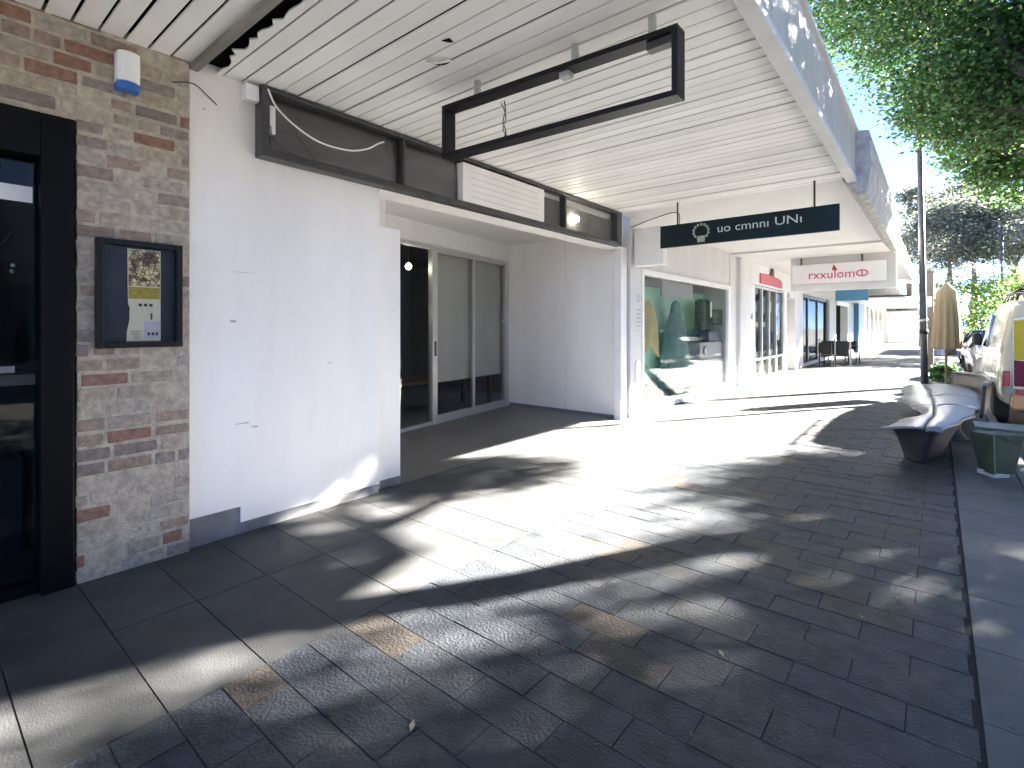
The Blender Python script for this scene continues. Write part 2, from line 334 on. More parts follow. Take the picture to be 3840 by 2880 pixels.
# ------------------------------------------------------------ ground, road, footpath
KX = 0.62                                   # kerb face
g = MB(); g.box((-300, -300, -0.6), (300, 600, -0.24)); struct(obj('ground', g, 'ground'))
g = MB(); g.box((KX+0.13, -60, -0.30), (9.5, 400, -0.125)); struct(obj('road', g, 'asphalt'))
fp = bpy.data.objects.new('footpath', None); COL.objects.link(fp); fp['kind'] = 'structure'
g = MB(); g.box((-6.9, -12, -0.235), (KX-0.003, 70, -0.0045)); obj('joint_bed', g, 'joint', fp)
def paving(name, x0, x1, y0, y1, lx, ly, m, gap, jit, stagger=0.5, along='y'):
    g = MB(); r = random.Random(name)
    if along == 'x':                        # rows run in x: joints across the street are continuous
        y = y0; row = 0
        while y < y1:
            x = x0 - (lx*stagger if row % 2 else 0)
            while x < x1:
                a, b = max(x, x0), min(x+lx, x1)
                if b-a > 0.015:
                    dz = [r.uniform(-jit, jit) for _ in range(4)]; c = r.uniform(-jit, jit)
                    P = [(a+gap/2, y+gap/2), (b-gap/2, y+gap/2), (b-gap/2, y+ly-gap/2), (a+gap/2, y+ly-gap/2)]
                    e = 0.002
                    Q = [(a+gap/2+e, y+gap/2+e), (b-gap/2-e, y+gap/2+e), (b-gap/2-e, y+ly-gap/2-e), (a+gap/2+e, y+ly-gap/2-e)]
                    o = len(g.v)
                    g.v += [(px, py, -0.012) for px, py in P]+[(px, py, c+dz[k]*0.5) for k, (px, py) in enumerate(P)]
                    g.f += [tuple(o+i for i in f) for f in [(4,5,6,7),(0,1,5,4),(1,2,6,5),(2,3,7,6),(3,0,4,7)]]
                x += lx
            y += ly; row += 1
    return obj(name, g, m, fp)
paving('smooth_slabs', -3.95, -2.30, -9.98+0.02, 68, 0.83, 0.38, 'slab', 0.006, 0.0012, 0.0, 'x')
paving('cobble_pavers', -2.295, 0.118, -9.96, 68, 0.40, 0.19, 'paver', 0.005, 0.0018, 0.5, 'x')
paving('edge_slabs', 0.130, KX-0.01, -9.96, 68, 0.71, 0.60, 'kerb_slab', 0.006, 0.001, 0.0, 'x')
g = MB()
y = -10.0
while y < 68:
    g.box((KX, y, -0.24), (KX+0.12, y+1.19, 0.0)); y += 1.2
struct(obj('kerb', g, 'kerb', bevel=0.012))

g = MB(); r = random.Random(77)
for k in range(70):
    x, y = r.uniform(-3.6, 0.6), r.uniform(0.8, 12)**1.0; a = r.uniform(0, 6.28); L = r.uniform(0.012, 0.03); w_ = L*0.4; z = 0.004
    c_, s_ = math.cos(a), math.sin(a); lift = r.uniform(0.001, 0.008)
    g.add([(x-c_*L, y-s_*L, z), (x+s_*w_, y-c_*w_, z+lift), (x+c_*L, y+s_*L, z+lift*0.5), (x-s_*w_, y+c_*w_, z+lift)], [(0, 1, 2, 3)])
o = obj('fallen_leaves', g, ramp_island('dry_leaf', [(0.16, 0.11, 0.05), (0.22, 0.18, 0.09), (0.10, 0.07, 0.04), (0.30, 0.27, 0.20)], 0.8, 0.2, 80, 0.2)); tag(o, 'small dry leaves scattered over the grey paving', 'leaves', kind='stuff')
# ------------------------------------------------------------ brick shop at the near left
WX = -3.85
bs = thing('brick_shop', 'brown brick shop front with a black framed glass door beside the white wall', 'building', (-4.2, 0.9, 0))
YB0, YB1 = 0.67, 1.262                       # brick pier between the door and the white panel
g = MB(); g.box((-4.2, YB0+0.01, 0), (WX-0.003, YB1, 3.45)); g.box((-4.2, -3.0, 2.70), (WX-0.007, YB0+0.009, 3.45)); g.box((-4.2, -4.2, 0), (WX-0.007, -3.001, 3.45))
g.box((-4.6, -4.2, 3.452), (-3.95, 1.3, 5.4))
obj('mortar', g, 'mortar', bs)
g = MB(); z = 0.005; row = 0; r = random.Random(3)
while z < 3.34:
    hgt = 0.070
    y = -3.0 - (0.12 if row % 2 else 0) + r.uniform(-0.02, 0.02)
    while y < YB1-0.02:
        ln = r.choice([0.225, 0.225, 0.225, 0.11, 0.17]); a, b = y, min(y+ln, YB1)
        if z < 2.70: a = max(a, YB0+0.004)
        if b-a > 0.03 and r.random() > 0.03:
            pr = r.uniform(-0.004, 0.004)
            j = lambda: r.uniform(-0.003, 0.003)
            g.hexa([(WX-0.05, a, z), (WX+pr, a+j(), z+j()), (WX+pr, b+j(), z+j()), (WX-0.05, b, z), (WX-0.05, a, z+hgt), (WX+pr, a+j(), z+hgt+j()), (WX+pr, b+j(), z+hgt+j()), (WX-0.05, b, z+hgt)])
        y += ln+0.018
    z += hgt+0.018; row += 1
obj('brick', g, 'brick', bs, bevel=0.006)
# black door frame
g = MB()
g.box((-4.02, 0.52, 0.0), (WX+0.015, 0.665, 2.695)); g.box((-4.02, -2.9, 2.45), (WX+0.015, 0.519, 2.695)); g.box((-4.02, -1.2, 0.0), (WX+0.015, -1.05, 2.449))
g.box((-4.02, -1.049, 0.0), (WX-0.05, 0.519, 0.05))
fr = obj('door_frame', g, 'black_door', bs, bevel=0.006)
dr = obj('door', MB().box((-3.965, -0.30, 0.06), (-3.93, -0.22, 2.44)), 'black_metal', bs, bevel=0.004)
pn = obj('door_glass', MB().box((-3.955, -1.04, 0.055), (-3.945, 0.515, 2.445)), 'glass_dark', bs)
obj('handle', MB().tube([(-3.92, -0.26, 0.95), (-3.88, -0.26, 0.97), (-3.88, -0.26, 1.3), (-3.92, -0.26, 1.32)], 0.012), 'aluminium', dr, smooth=True)
g = MB(); g.box((-8.0, -4.1, -0.01), (-4.21, 0.66, 0.0)); g.box((-8.0, -4.1, 2.9), (-4.21, 0.66, 2.95)); g.box((-8.05, -4.1, 0), (-8.0, 0.66, 2.9)); g.box((-8, 0.60, 0), (-4.21, 0.66, 2.9)); g.box((-8, -4.16, 0), (-4.21, -4.1, 2.9))
obj('interior', g, 'room_dark', bs)
g = MB(); g.box((-4.75, -1.0, 1.13), (-4.45, 0.58, 1.20)); obj('rail', g, mat('rail_grey', (0.16, 0.18, 0.19), 0.5), bs, bevel=0.004)
# door-side things seen through the glass
t = tag(obj('paper_note', MB().box((-3.944, 0.30, 2.20), (-3.942, 0.50, 2.29)), 'paper'), 'blank white paper strip stuck high on the black shop door glass', 'note')
t = tag(obj('price_label', MB().box((-4.44, 0.33, 1.215), (-4.43, 0.48, 1.255)), 'paper'), 'small white label standing on the grey rail behind the door glass', 'label')
g = MB(); g.lathe([(0.30, 0.0), (0.31, 0.12), (0.27, 0.26), (0.14, 0.36), (0.02, 0.39)], (-4.95, 0.12, 1.2), 28)
tag(obj('display_dome', g, mat('dome_grey', (0.06, 0.075, 0.09), 0.35), smooth=True), 'dark rounded food cover on the rail inside the black framed shop', 'display dome')
g = MB(); g.box((-5.3, -1.0, 0.0), (-4.7, 0.55, 0.62)); tag(obj('blue_reflection', g, mat('reflection_blue', (0.008, 0.012, 0.028), 0.35), bevel=0.01), 'dark blue block standing in for a reflection low in the door glass', 'blue_reflection')  # block whose colour stands for the blue reflection low in the glass
g = MB(); g.prism([(-4.30, 0.16, 0.84), (-4.30, 0.40, 0.80), (-4.30, 0.34, 0.88), (-4.30, 0.26, 0.99)], (-0.04, 0, 0)); tag(obj('tray_stand', g, mat('cream', (0.45, 0.44, 0.38), 0.5), bevel=0.004), 'pale angled holder behind the door glass below the rail', 'holder')
lr = thing('string_lights', 'cluster of small round white bulbs hanging behind the dark door glass', 'lights', (-4.6, 0.35, 2.1))
for k in range(9):
    c = (-4.6+rnd.uniform(-0.1, 0.1), 0.35+rnd.uniform(-0.16, 0.2), 1.95+rnd.uniform(-0.12, 0.14))
    obj('bulb', MB().lathe([(0.003, -0.014), (0.012, -0.008), (0.014, 0.0), (0.012, 0.008), (0.003, 0.014)], c, 10), 'lens_clear', lr, smooth=True)
obj('cord', MB().tube([(-4.6, 0.25, 2.12), (-4.6, 0.33, 1.98), (-4.6, 0.42, 2.0), (-4.6, 0.5, 2.14)], 0.004, 6), 'ink', lr)

# menu box on the brick pier
mbx = thing('menu_box', 'black framed glass menu case hanging on the brick pier', 'notice case', (WX, 0.98, 1.7))
a, b, z0, z1 = 0.757, 1.205, 1.372, 2.03; XF = WX+0.055; fw = 0.035
g = MB(); g.box((WX+0.004, a, z0), (XF, a+fw, z1)); g.box((WX+0.004, b-fw, z0), (XF, b, z1)); g.box((WX+0.004, a+fw, z1-fw), (XF, b-fw, z1)); g.box((WX+0.004, a+fw, z0), (XF, b-fw, z0+fw))
obj('frame', g, 'black_metal', mbx, bevel=0.004)
obj('backing', MB().box((WX+0.005, a+fw, z0+fw), (WX+0.015, b-fw, z1-fw)), 'navy', mbx)
y0p, y1p = 0.915, 1.09
zt = z1-fw-0.012; zb = z0+fw+0.004
poly = [(WX+0.016, y0p-0.004, zb), (WX+0.016, y1p, zb), (WX+0.016, y1p, zt), (WX+0.016, y0p, zt), (WX+0.016, y0p+0.002, 1.70), (WX+0.016, y0p+0.004, 1.64), (WX+0.016, y0p+0.012, 1.62), (WX+0.016, y0p+0.010, 1.54), (WX+0.016, y0p-0.002, 1.47)]
menu = obj('menu_page', MB().prism(poly, (0.003, 0, 0)), 'menu_cream', mbx)
X1 = WX+0.0195
obj('picture', MB().box((X1, y0p+0.006, 1.755), (X1+0.001, y1p-0.004, zt-0.004)), 'menu_picture', menu)
obj('band', MB().box((X1, y0p+0.006, 1.675), (X1+0.001, y1p-0.004, 1.748)), 'menu_gold', menu)
obj('lilac_panel', MB().box((X1, 1.0, zb+0.02), (X1+0.001, y1p-0.003, 1.535)), 'menu_lilac', menu)
g = MB()
for k in range(3): obj('stamp', MB().box((X1, 0.972+k*0.028, 1.628), (X1+0.001, 0.990+k*0.028, 1.645)), 'ink', menu)
for k in range(5): g = MB(); g.box((X1+0.0012, 0.925+rnd.uniform(0, 0.03), zb+0.015+k*0.011), (X1+0.002, 0.975+rnd.uniform(0, 0.015), zb+0.018+k*0.011)); obj('print', g, 'ink', menu)
for k in range(3): g = MB(); g.box((X1+0.0012, 1.018+k*0.022, zb+0.035), (X1+0.002, 1.032+k*0.022, zb+0.055)); obj('print', g, 'ink', menu)
g = MB(); g.box((X1+0.0012, 1.035, 1.545), (X1+0.002, 1.045, 1.585))
obj('print', g, 'ink', menu)
obj('glass_front', MB().box((XF-0.014, a+fw, z0+fw), (XF-0.010, b-fw, z1-fw)), 'glass', mbx)

# alarm box
al = thing('alarm_box', 'white alarm box with a blue bottom strip high on the brick wall', 'alarm box', (WX, 0.91, 3.05))
def alarm_front(z0, z1, bul):
    g = MB(); P = [(WX+0.004, 0.852), (WX+0.07, 0.852), (WX+0.095, 0.88), (WX+0.10, 0.91), (WX+0.095, 0.94), (WX+0.07, 0.968), (WX+0.004, 0.968)]
    g.prism([(x, y, z0) for x, y in P], (0, 0, z1-z0)); return g
obj('cover', alarm_front(2.985, 3.165, 0), 'white_plastic', al, bevel=0.006)
obj('strobe', alarm_front(2.935, 2.984, 0), 'blue_plastic', al, bevel=0.006)

# ------------------------------------------------------------ slatted awning over the brick shop and over the white shop
CX = -0.74
ZC = 3.27
def awning(name, label, y0, y1, first, board, gap, ztop, groups=None, end_beam=None, xw=-3.90, seed=1, x_in=None):
    t = thing(name, label, 'awning', ((xw+CX)/2, (y0+y1)/2, ZC))
    r = random.Random(seed); g = MB(); y = first
    while y + board <= y1+0.001:
        sag = r.uniform(-0.005, 0.005)
        g.box((xw, y+gap/2, ZC+sag), (CX-0.09, y+board-gap/2, ZC+0.014+sag)); y += board
    obj('soffit_board', g, 'soffit', t, bevel=0.003)
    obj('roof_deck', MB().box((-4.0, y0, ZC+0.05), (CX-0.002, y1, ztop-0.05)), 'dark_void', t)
    f = obj('fascia', MB().box((CX-0.018, y0, ZC-0.02), (CX, y1, ztop)), 'fascia', t, bevel=0.003)
    obj('fascia_trim', MB().box((CX-0.085, y0, ZC-0.075), (CX+0.012, y1, ZC-0.021)), 'fascia_trim', t, bevel=0.004)
    g = MB(); g.box((CX-0.10, y0, ztop), (CX+0.035, y1, ztop+0.03)); obj('capping', g, 'fascia_trim', t, bevel=0.004)
    return t
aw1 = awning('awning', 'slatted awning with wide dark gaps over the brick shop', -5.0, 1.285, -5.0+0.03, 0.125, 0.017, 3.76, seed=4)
g = MB(); g.box((-3.9, 1.268, ZC-0.035), (CX-0.09, 1.322, ZC+0.04)); obj('end_beam', g, mat('old_beam', (0.30, 0.28, 0.25), 0.7, var=0.4, vscale=3, stretch=(0.3, 2, 2), bump=0.3, bscale=20), aw1, bevel=0.004)
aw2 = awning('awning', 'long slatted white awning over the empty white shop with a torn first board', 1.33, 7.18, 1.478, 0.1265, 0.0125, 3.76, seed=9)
# torn first board
g = MB(); top = []; x = -3.88; r = random.Random(21)
pts = [(-3.9, 1.43)]
xs = np.linspace(-3.88, -0.85, 60)
for i, xx in enumerate(xs):
    base = 1.40 if xx > -3.4 else 1.40+(-3.4-xx)*0.08
    if xx > -2.4: base = 1.352
    j = abs(math.sin(xx*9.0))*0.028 + r.uniform(-0.008, 0.012)
    if r.random() < 0.16 and xx < -2.4: j -= 0.03
    pts.append((float(xx), base + (j if xx < -2.4 else j*0.15)))
poly = [(p[0], p[1], ZC) for p in pts] + [(-0.84, 1.472, ZC), (-3.9, 1.472, ZC)]
obj('torn_board', MB().prism(poly, (0, 0, 0.010)), 'soffit', aw2)
# peeling flakes
g = MB(); g.prism([(-2.36, 2.16, ZC-0.004), (-2.30, 2.17, ZC-0.004), (-2.31, 2.215, ZC-0.004), (-2.335, 2.205, ZC-0.004)], (0, 0, 0.003)); obj('peeled_hole', g, 'dark_void', aw2)
g = MB(); g.prism([(-2.62, 2.26, ZC-0.004), (-2.585, 2.32, ZC-0.004), (-2.53, 2.345, ZC-0.004), (-2.475, 2.385, ZC-0.004), (-2.50, 2.40, ZC-0.004), (-2.56, 2.37, ZC-0.004), (-2.60, 2.335, ZC-0.004)], (0, 0, 0.003))
obj('peeled_hole', g, 'dark_void', aw2)
g = MB(); g.grid(lambda u, v: (-2.615+0.13*u, 2.27+0.115*u-0.05*v, ZC-0.004-0.030*math.sin(v*1.6)*math.sin(3.1*u)), 8, 4, (0, 0, 0.002)); obj('peeling_flap', g, 'soffit', aw2)

# ------------------------------------------------------------ white shop
ws = thing('white_shop', 'empty white painted shop with a recessed glass entrance and grey plinth', 'building', (-4.2, 4.0, 0))
PX = -3.88
g = MB(); g.prism([(PX, 1.264, 0.20), (PX, 1.60, 0.20), (PX, 1.60, 0.085), (PX, 2.80, 0.085), (PX, 2.80, 3.4), (PX, 1.264, 3.4)], (-0.32, 0, 0)); g.box((-4.2, 2.8005, 2.76), (PX-0.03, 7.50, 3.4))
g.box((-4.5, 1.3, 3.402), (-3.95, 7.5, 5.4))
obj('wall', g, 'white_wall', ws, bevel=0.002)
g = MB(); g.box((-4.2, 1.264, 0), (PX-0.012, 1.5995, 0.199)); g.box((-4.2, 1.6, 0), (PX-0.012, 2.80, 0.0845)); obj('plinth', g, 'plinth', ws)
NX = -3.965
obj('nib_wall', MB().box((-4.2, 2.81, 0.075), (NX, 3.10, 2.43)), 'white_wall', ws, bevel=0.004)
obj('nib_plinth', MB().box((-4.2, 2.81, 0), (NX+0.004, 3.105, 0.0745)), 'plinth', ws)
# recess: left return, skewed rear wall, right side wall, soffit
BL, BR = (-5.72, 3.6), (-6.34, 7.56)         # rear corners in plan
def rear(s, off=0.0):                        # point along the skewed rear line, pushed towards the street by off
    d = Vector((BR[0]-BL[0], BR[1]-BL[1])); L = d.length; d /= L; n = Vector((d.y, -d.x))
    return (BL[0]+d.x*s+n.x*off, BL[1]+d.y*s+n.y*off)
RL = math.hypot(BR[0]-BL[0], BR[1]-BL[1])
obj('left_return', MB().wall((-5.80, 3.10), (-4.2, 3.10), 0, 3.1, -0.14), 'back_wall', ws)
s0 = 1.02; s1, s2, s3, s4 = 1.66, 1.78, 2.78, RL-0.17
HD = 2.73
g = MB()
def rw(a, b, z0, z1, o0, o1, gg=None):
    gg = gg or g
    P = [rear(a, o0), rear(b, o0), rear(b, o1), rear(a, o1)]
    gg.hexa([(x, y, z0) for x, y in P]+[(x, y, z1) for x, y in P]); return gg
rw(-0.1, RL, HD, 3.10, -0.12, 0.0); rw(-0.1, 0.55, 0, HD-0.001, -0.12, 0.0); rw(s4+0.05, RL, 0, HD-0.001, -0.12, 0.0)
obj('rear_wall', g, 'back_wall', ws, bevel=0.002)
g = MB(); g.wall((-6.5, 7.565), (-5.06, 7.565), 0.05, 3.1, 0.08); obj('side_wall', g, 'white_wall', ws, bevel=0.003)
g = MB(); g.wall((-5.055, 7.565), (-4.06, 7.555), 0.05, 3.1, 0.08); obj('side_panel', g, 'white_wall', ws, bevel=0.003)
obj('side_plinth', MB().box((-6.4, 7.57, 0), (-4.06, 7.64, 0.049)), 'plinth', ws)
obj('corner_post', MB().box((-4.058, 7.49, 0), (-3.93, 7.70, 2.80)), 'white_trim', ws, bevel=0.006)
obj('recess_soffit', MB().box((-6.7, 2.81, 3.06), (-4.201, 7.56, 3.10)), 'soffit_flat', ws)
# shop doors
g = MB()
rw(s1, s2, 0, HD-0.002, -0.04, 0.05, g); rw(s3-0.03, s3+0.03, 0.10, HD-0.08, -0.02, 0.035, g)
rw(s4-0.06, s4+0.048, 0, HD-0.002, -0.04, 0.05, g); rw(s2+0.001, s4-0.061, HD-0.08, HD-0.002, -0.03, 0.04, g); rw(0.55, s1-0.001, HD-0.05, HD-0.002, -0.03, 0.04, g); rw(0.55, s1-0.001, 0, 0.05, -0.03, 0.04, g)
rw(s2+0.001, s4-0.061, 0, 0.13, -0.03, 0.04, g)
obj('door_frame', g, 'aluminium', ws, bevel=0.004)
for a, b in ((s2, s3-0.03), (s3+0.03, s4-0.06)):
    d = obj('door_glass', rw(a+0.002, b-0.002, 0.131, HD-0.081, -0.003, 0.003, MB()), 'glass_dark', ws)
obj('sidelight_glass', rw(0.552, s1-0.002, 0.051, HD-0.051, -0.003, 0.003, MB()), 'glass_dark', ws)
x, y = rear(s4-0.10, 0.0); x2, y2 = rear(s4-0.22, 0.06)
obj('handle', MB().tube([(x, y, 1.62), (*rear(s4-0.09, 0.06), 1.62), (x2, y2, 1.60)], 0.013), 'aluminium', ws, smooth=True)
x, y = rear((s1+s2)/2, 0.051); obj('lock', MB().box((x-0.01, y-0.02, 1.05), (x+0.012, y+0.02, 1.28)), 'dark_frame', ws, bevel=0.003)
# roller blind close behind the panes
g = MB(); rw(s2-0.02, s4, 0.62, 2.70, -0.075, -0.07, g); obj('roller_blind', g, 'blind', ws)
# room behind
g = MB(); g.box((-11.0, 3.0, -0.01), (-5.9, 9.0, 0.001)); g.box((-11, 3.0, 3.1), (-5.9, 9, 3.14)); g.box((-11.05, 3.0, 0), (-11, 9, 3.1)); g.box((-11, 9, 0), (-6.45, 9.05, 3.1)); g.box((-11, 2.95, 0), (-5.85, 3.0, 3.1))
obj('interior', g, 'room', ws)
fl = obj('entrance_floor', MB().prism([(-3.951, 3.0, 0.002), (-3.951, 7.6, 0.002), (-6.6, 7.6, 0.002), (-5.8, 3.0, 0.002)], (0, 0, -0.012)), 'entry_tile'); struct(fl)
# things inside
x, y = rear(0.95, -0.45)
st = thing('drawer_tower', 'white plastic drawer tower just inside the narrow side pane', 'drawers', (x, y, 0))
g = MB(); g.box((x-0.17, y-0.2, 0.42), (x+0.17, y+0.2, 1.02)); obj('carcass', g, 'white_plastic', st, bevel=0.01)
for k in range(3): obj('drawer', MB().box((x+0.171, y-0.18, 0.45+k*0.19), (x+0.185, y+0.18, 0.615+k*0.19)), 'white_plastic', st, bevel=0.006)
obj('leg', MB().box((x-0.15, y-0.18, 0.0), (x+0.15, y+0.18, 0.418)), 'dark_frame', st)
for i, (ss, oo, zz, lab) in enumerate([(1.45, -0.25, 2.42, 'round white lamp globe high behind the narrow side pane'), (1.0, -0.35, 1.72, 'small lit bulb at mid height behind the narrow side pane')]):
    x, y = rear(ss, oo); lt = thing('pendant_lamp', lab, 'lamp', (x, y, zz))
    rr = 0.05 if i == 0 else 0.035
    obj('globe', MB().lathe([(0.01, -rr), (rr*0.7, -rr*0.7), (rr, 0), (rr*0.7, rr*0.7), (0.01, rr)], (x, y, zz), 16), 'bulb', lt, smooth=True)
    obj('cord', MB().tube([(x, y, zz+rr), (x, y, 3.05)], 0.006, 6), 'ink', lt)
x, y = rear(2.3, -0.9)
tb = thing('low_table', 'brown low table inside the empty shop behind the glass door', 'table', (x, y, 0))
obj('table_top', MB().box((x-0.4, y-0.7, 0.55), (x+0.4, y+1.6, 0.60)), 'brown_wood', tb, bevel=0.006)
for i in (-1, 1):
    for j in (-0.65, 1.55): obj('leg', MB().box((x+i*0.35-0.03, y+j-0.03, 0), (x+i*0.35+0.03, y+j+0.03, 0.549)), 'brown_wood', tb)

for (yy, zz, w_, h_) in ((1.62, 1.895, 0.20, 0.006), (1.55, 1.54, 0.06, 0.03), (1.62, 0.80, 0.12, 0.012), (1.70, 0.765, 0.06, 0.02), (2.3, 1.2, 0.05, 0.01), (1.36, 3.0, 0.02, 0.02)):
    g = MB(); n_ = 9; r = random.Random(int(zz*100))
    g.prism([(PX+0.0006, yy+w_/2*math.cos(2*math.pi*k/n_)*r.uniform(0.6, 1.1), zz+h_/2*math.sin(2*math.pi*k/n_)*r.uniform(0.5, 1.2)) for k in range(n_)], (0.0008, 0, 0)); obj('scuff_mark', g, mat('scuff', (0.55, 0.54, 0.53), 0.7, var=0.3, vscale=40), ws)
# black light-box surround over the entrance
sb = thing('shop_sign_box', 'long dark empty sign box above the white entrance with a pale louvred insert', 'sign box', (-3.8, 4.4, 3.0))
FX = -3.76; z0, z1 = 2.745, 3.262
g = MB(); g.box((PX+0.001, 1.70, z0), (FX, 7.20, z0+0.055)); g.box((PX+0.001, 1.70, z1-0.035), (FX, 7.20, z1))
g.box((PX+0.001, 1.70, z0+0.0555), (FX, 1.755, z1-0.0355)); g.box((PX+0.001, 7.05, z0+0.0555), (FX, 7.20, z1-0.0355))
obj('frame', g, 'dark_frame', sb, bevel=0.005)
def sag_panel(y0, y1, zz0, zz1, bulge):
    g = MB(); g.grid(lambda u, v: (PX+0.03+bulge*math.sin(math.pi*u)*math.sin(math.pi*v)+0.012*math.sin(7*u+3*v), y0+(y1-y0)*u, zz0+(zz1-zz0)*v), 14, 8, (-0.004, 0, 0)); return g
obj('dark_panel', sag_panel(1.758, 2.985, z0+0.057, z1-0.037, 0.035), 'dark_sheet', sb, smooth=True)
obj('dark_panel', sag_panel(3.015, 3.74, z0+0.057, z1-0.037, 0.012), 'dark_sheet', sb, smooth=True)
g = MB(); g.box((PX+0.004, 2.988, z0+0.056), (FX-0.02, 3.012, z1-0.036)); obj('divider', g, 'dark_frame', sb); g = MB(); g.box((PX+0.004, 5.655, z0+0.056), (FX-0.02, 5.685, z1-0.036)); obj('divider', g, 'dark_frame', sb)
lv = obj('louvre_panel', MB().box((PX+0.004, 3.745, z0+0.056), (FX-0.004, 5.16, z1-0.06)), 'white_wall', sb, bevel=0.003)
g = MB()
for k in range(5): g.box((FX-0.0035, 3.86, z0+0.12+k*0.066), (FX-0.001, 5.04, z0+0.123+k*0.066))
obj('louvre_groove', g, 'grey_text', lv)
obj('mesh_panel', MB().box((PX+0.004, 5.165, z0+0.056), (PX+0.02, 5.652, z1-0.10)), mat('mesh_grey', (0.13, 0.13, 0.125), 0.7, var=0.5, vscale=60), sb)
obj('mesh_panel', MB().box((PX+0.004, 5.688, z0+0.056), (PX+0.02, 7.047, z1-0.13)), mat('mesh_grey2', (0.15, 0.15, 0.14), 0.7, var=0.55, vscale=45), sb)
obj('light_strip', MB().box((PX+0.004, 1.772, 2.93), (PX+0.085, 1.815, 3.14)), 'white_plastic', sb, bevel=0.004)
gb = thing('globe_lamp', 'small lit round bulb inside the dark sign box over the entrance', 'lamp', (PX+0.06, 5.95, 2.98))
obj('globe', MB().lathe([(0.01, -0.05), (0.036, -0.036), (0.05, 0), (0.036, 0.036), (0.01, 0.05)], (PX+0.075, 5.95, 2.975), 14), 'bulb', gb, smooth=True)
obj('holder', MB().tube([(PX+0.021, 5.98, 3.02), (PX+0.06, 5.96, 2.99)], 0.014, 8), 'dark_frame', gb)
tag(obj('junction_box', MB().box((PX+0.001, 1.60, 3.13), (PX+0.09, 1.695, 3.245)), 'white_plastic', bevel=0.006), 'small white junction box beside the dark sign box', 'junction box')
def catmull(p, n=10):
    p = [Vector(q) for q in p]; P = [p[0]]+p+[p[-1]]; out = []
    for i in range(1, len(P)-2):
        for k in range(n):
            t = k/n; a, b, c, d = P[i-1], P[i], P[i+1], P[i+2]
            out.append(0.5*((2*b)+(c-a)*t+(2*a-5*b+4*c-d)*t*t+(3*b-a-3*c+d)*t**3))
    return out+[p[-1]]
tag(obj('cable', MB().tube(catmull([(FX+0.004, 1.74, 3.235), (FX+0.010, 1.80, 3.12), (FX+0.012, 1.95, 3.02), (FX+0.012, 2.15, 2.955), (FX+0.012, 2.40, 2.96), (FX+0.010, 2.58, 3.02), (FX+0.006, 2.70, 3.10), (FX+0.002, 2.76, 3.13)]), 0.007, 8), 'white_plastic', smooth=True), 'white cable sagging across the dark sign box', 'cable')
tag(obj('wire', MB().tube(catmull([(FX+0.006, 1.93, 3.05), (FX+0.008, 1.97, 2.95), (FX+0.008, 2.05, 2.86), (FX+0.006, 2.10, 2.80)]), 0.004, 6), 'ink', smooth=True), 'thin black wire dropping from the white cable to the sign box edge', 'wire')
tag(obj('wire', MB().tube(catmull([(FX+0.004, 1.76, 2.97), (FX+0.006, 1.78, 2.88), (FX+0.006, 1.88, 2.82), (FX+0.004, 2.02, 2.795)]), 0.004, 6), 'ink', smooth=True), 'thin black wire curled in the lower left corner of the sign box', 'wire')
g = MB(); g.tube(catmull([(WX+0.004, 1.16, 3.10), (WX+0.01, 1.28, 3.13), (PX+0.01, 1.38, 3.09), (PX+0.004, 1.44, 3.05)]), 0.004, 6)
tag(obj('wire', g, 'ink', smooth=True), 'short thin wire crossing from the brick to the white wall', 'wire')
g = MB(); g.tube(catmull([(PX-0.01, 1.70, 3.262-0.006), (PX+0.16, 2.2, 3.262), (PX+0.16, 3.6, 3.262)]), 0.006, 6)

# hanging empty frame
hf = thing('empty_sign', 'empty black rectangular sign frame hanging under the slatted awning', 'sign frame', (-1.97, 2.66, 3.2))
x0, x1, z0, z1, yf = -2.86, -1.09, 2.765, 3.155, 2.62; th = 0.033; dp = 0.11
def fy(x): return yf + (x-x0)/(x1-x0)*0.10
g = MB()
for (xa, xb, za, zb) in ((x0, x1, z1-th, z1), (x0, x1, z0, z0+th), (x0, x0+th, z0+th+0.0005, z1-th-0.0005), (x1-th, x1, z0+th+0.0005, z1-th-0.0005)):
    P = [(xa, fy(xa)), (xb, fy(xb)), (xb, fy(xb)+dp), (xa, fy(xa)+dp)]
    g.hexa([(px, py, za) for px, py in P]+[(px, py, zb) for px, py in P])
obj('frame', g, 'black_metal', hf, bevel=0.003)
for xx in (-2.55, -1.75, -1.25): obj('hanger', MB().box((xx-0.02, fy(xx)+0.03, z1), (xx+0.02, fy(xx)+0.06, ZC)), 'aluminium', hf, bevel=0.002)
obj('inner_rail', MB().hexa([(px, py, z) for z in (z0+th, z0+th+0.012) for px, py in ((x0+th, fy(x0)+0.06), (x1-th-0.03, fy(x1)+0.06), (x1-th-0.03, fy(x1)+0.075), (x0+th, fy(x0)+0.075))]), 'white_trim', hf)
obj('clip', MB().box((-1.28, fy(-1.2)+0.03, z1-th-0.045), (-1.13, fy(-1.2)+0.09, z1-th-0.001)), 'dark_frame', hf)
obj('clip', MB().box((-1.86, fy(-1.8)+0.03, z1-th-0.035), (-1.79, fy(-1.8)+0.09, z1-th-0.001)), 'aluminium', hf)
g = MB(); xx = -2.32
g.tube(catmull([(xx, fy(xx)+0.06, z1-th-0.05), (xx+0.01, fy(xx)+0.06, 3.0), (xx-0.012, fy(xx)+0.06, 2.93), (xx+0.014, fy(xx)+0.06, 2.86), (xx-0.004, fy(xx)+0.06, z0+th+0.015)]), 0.004, 6)
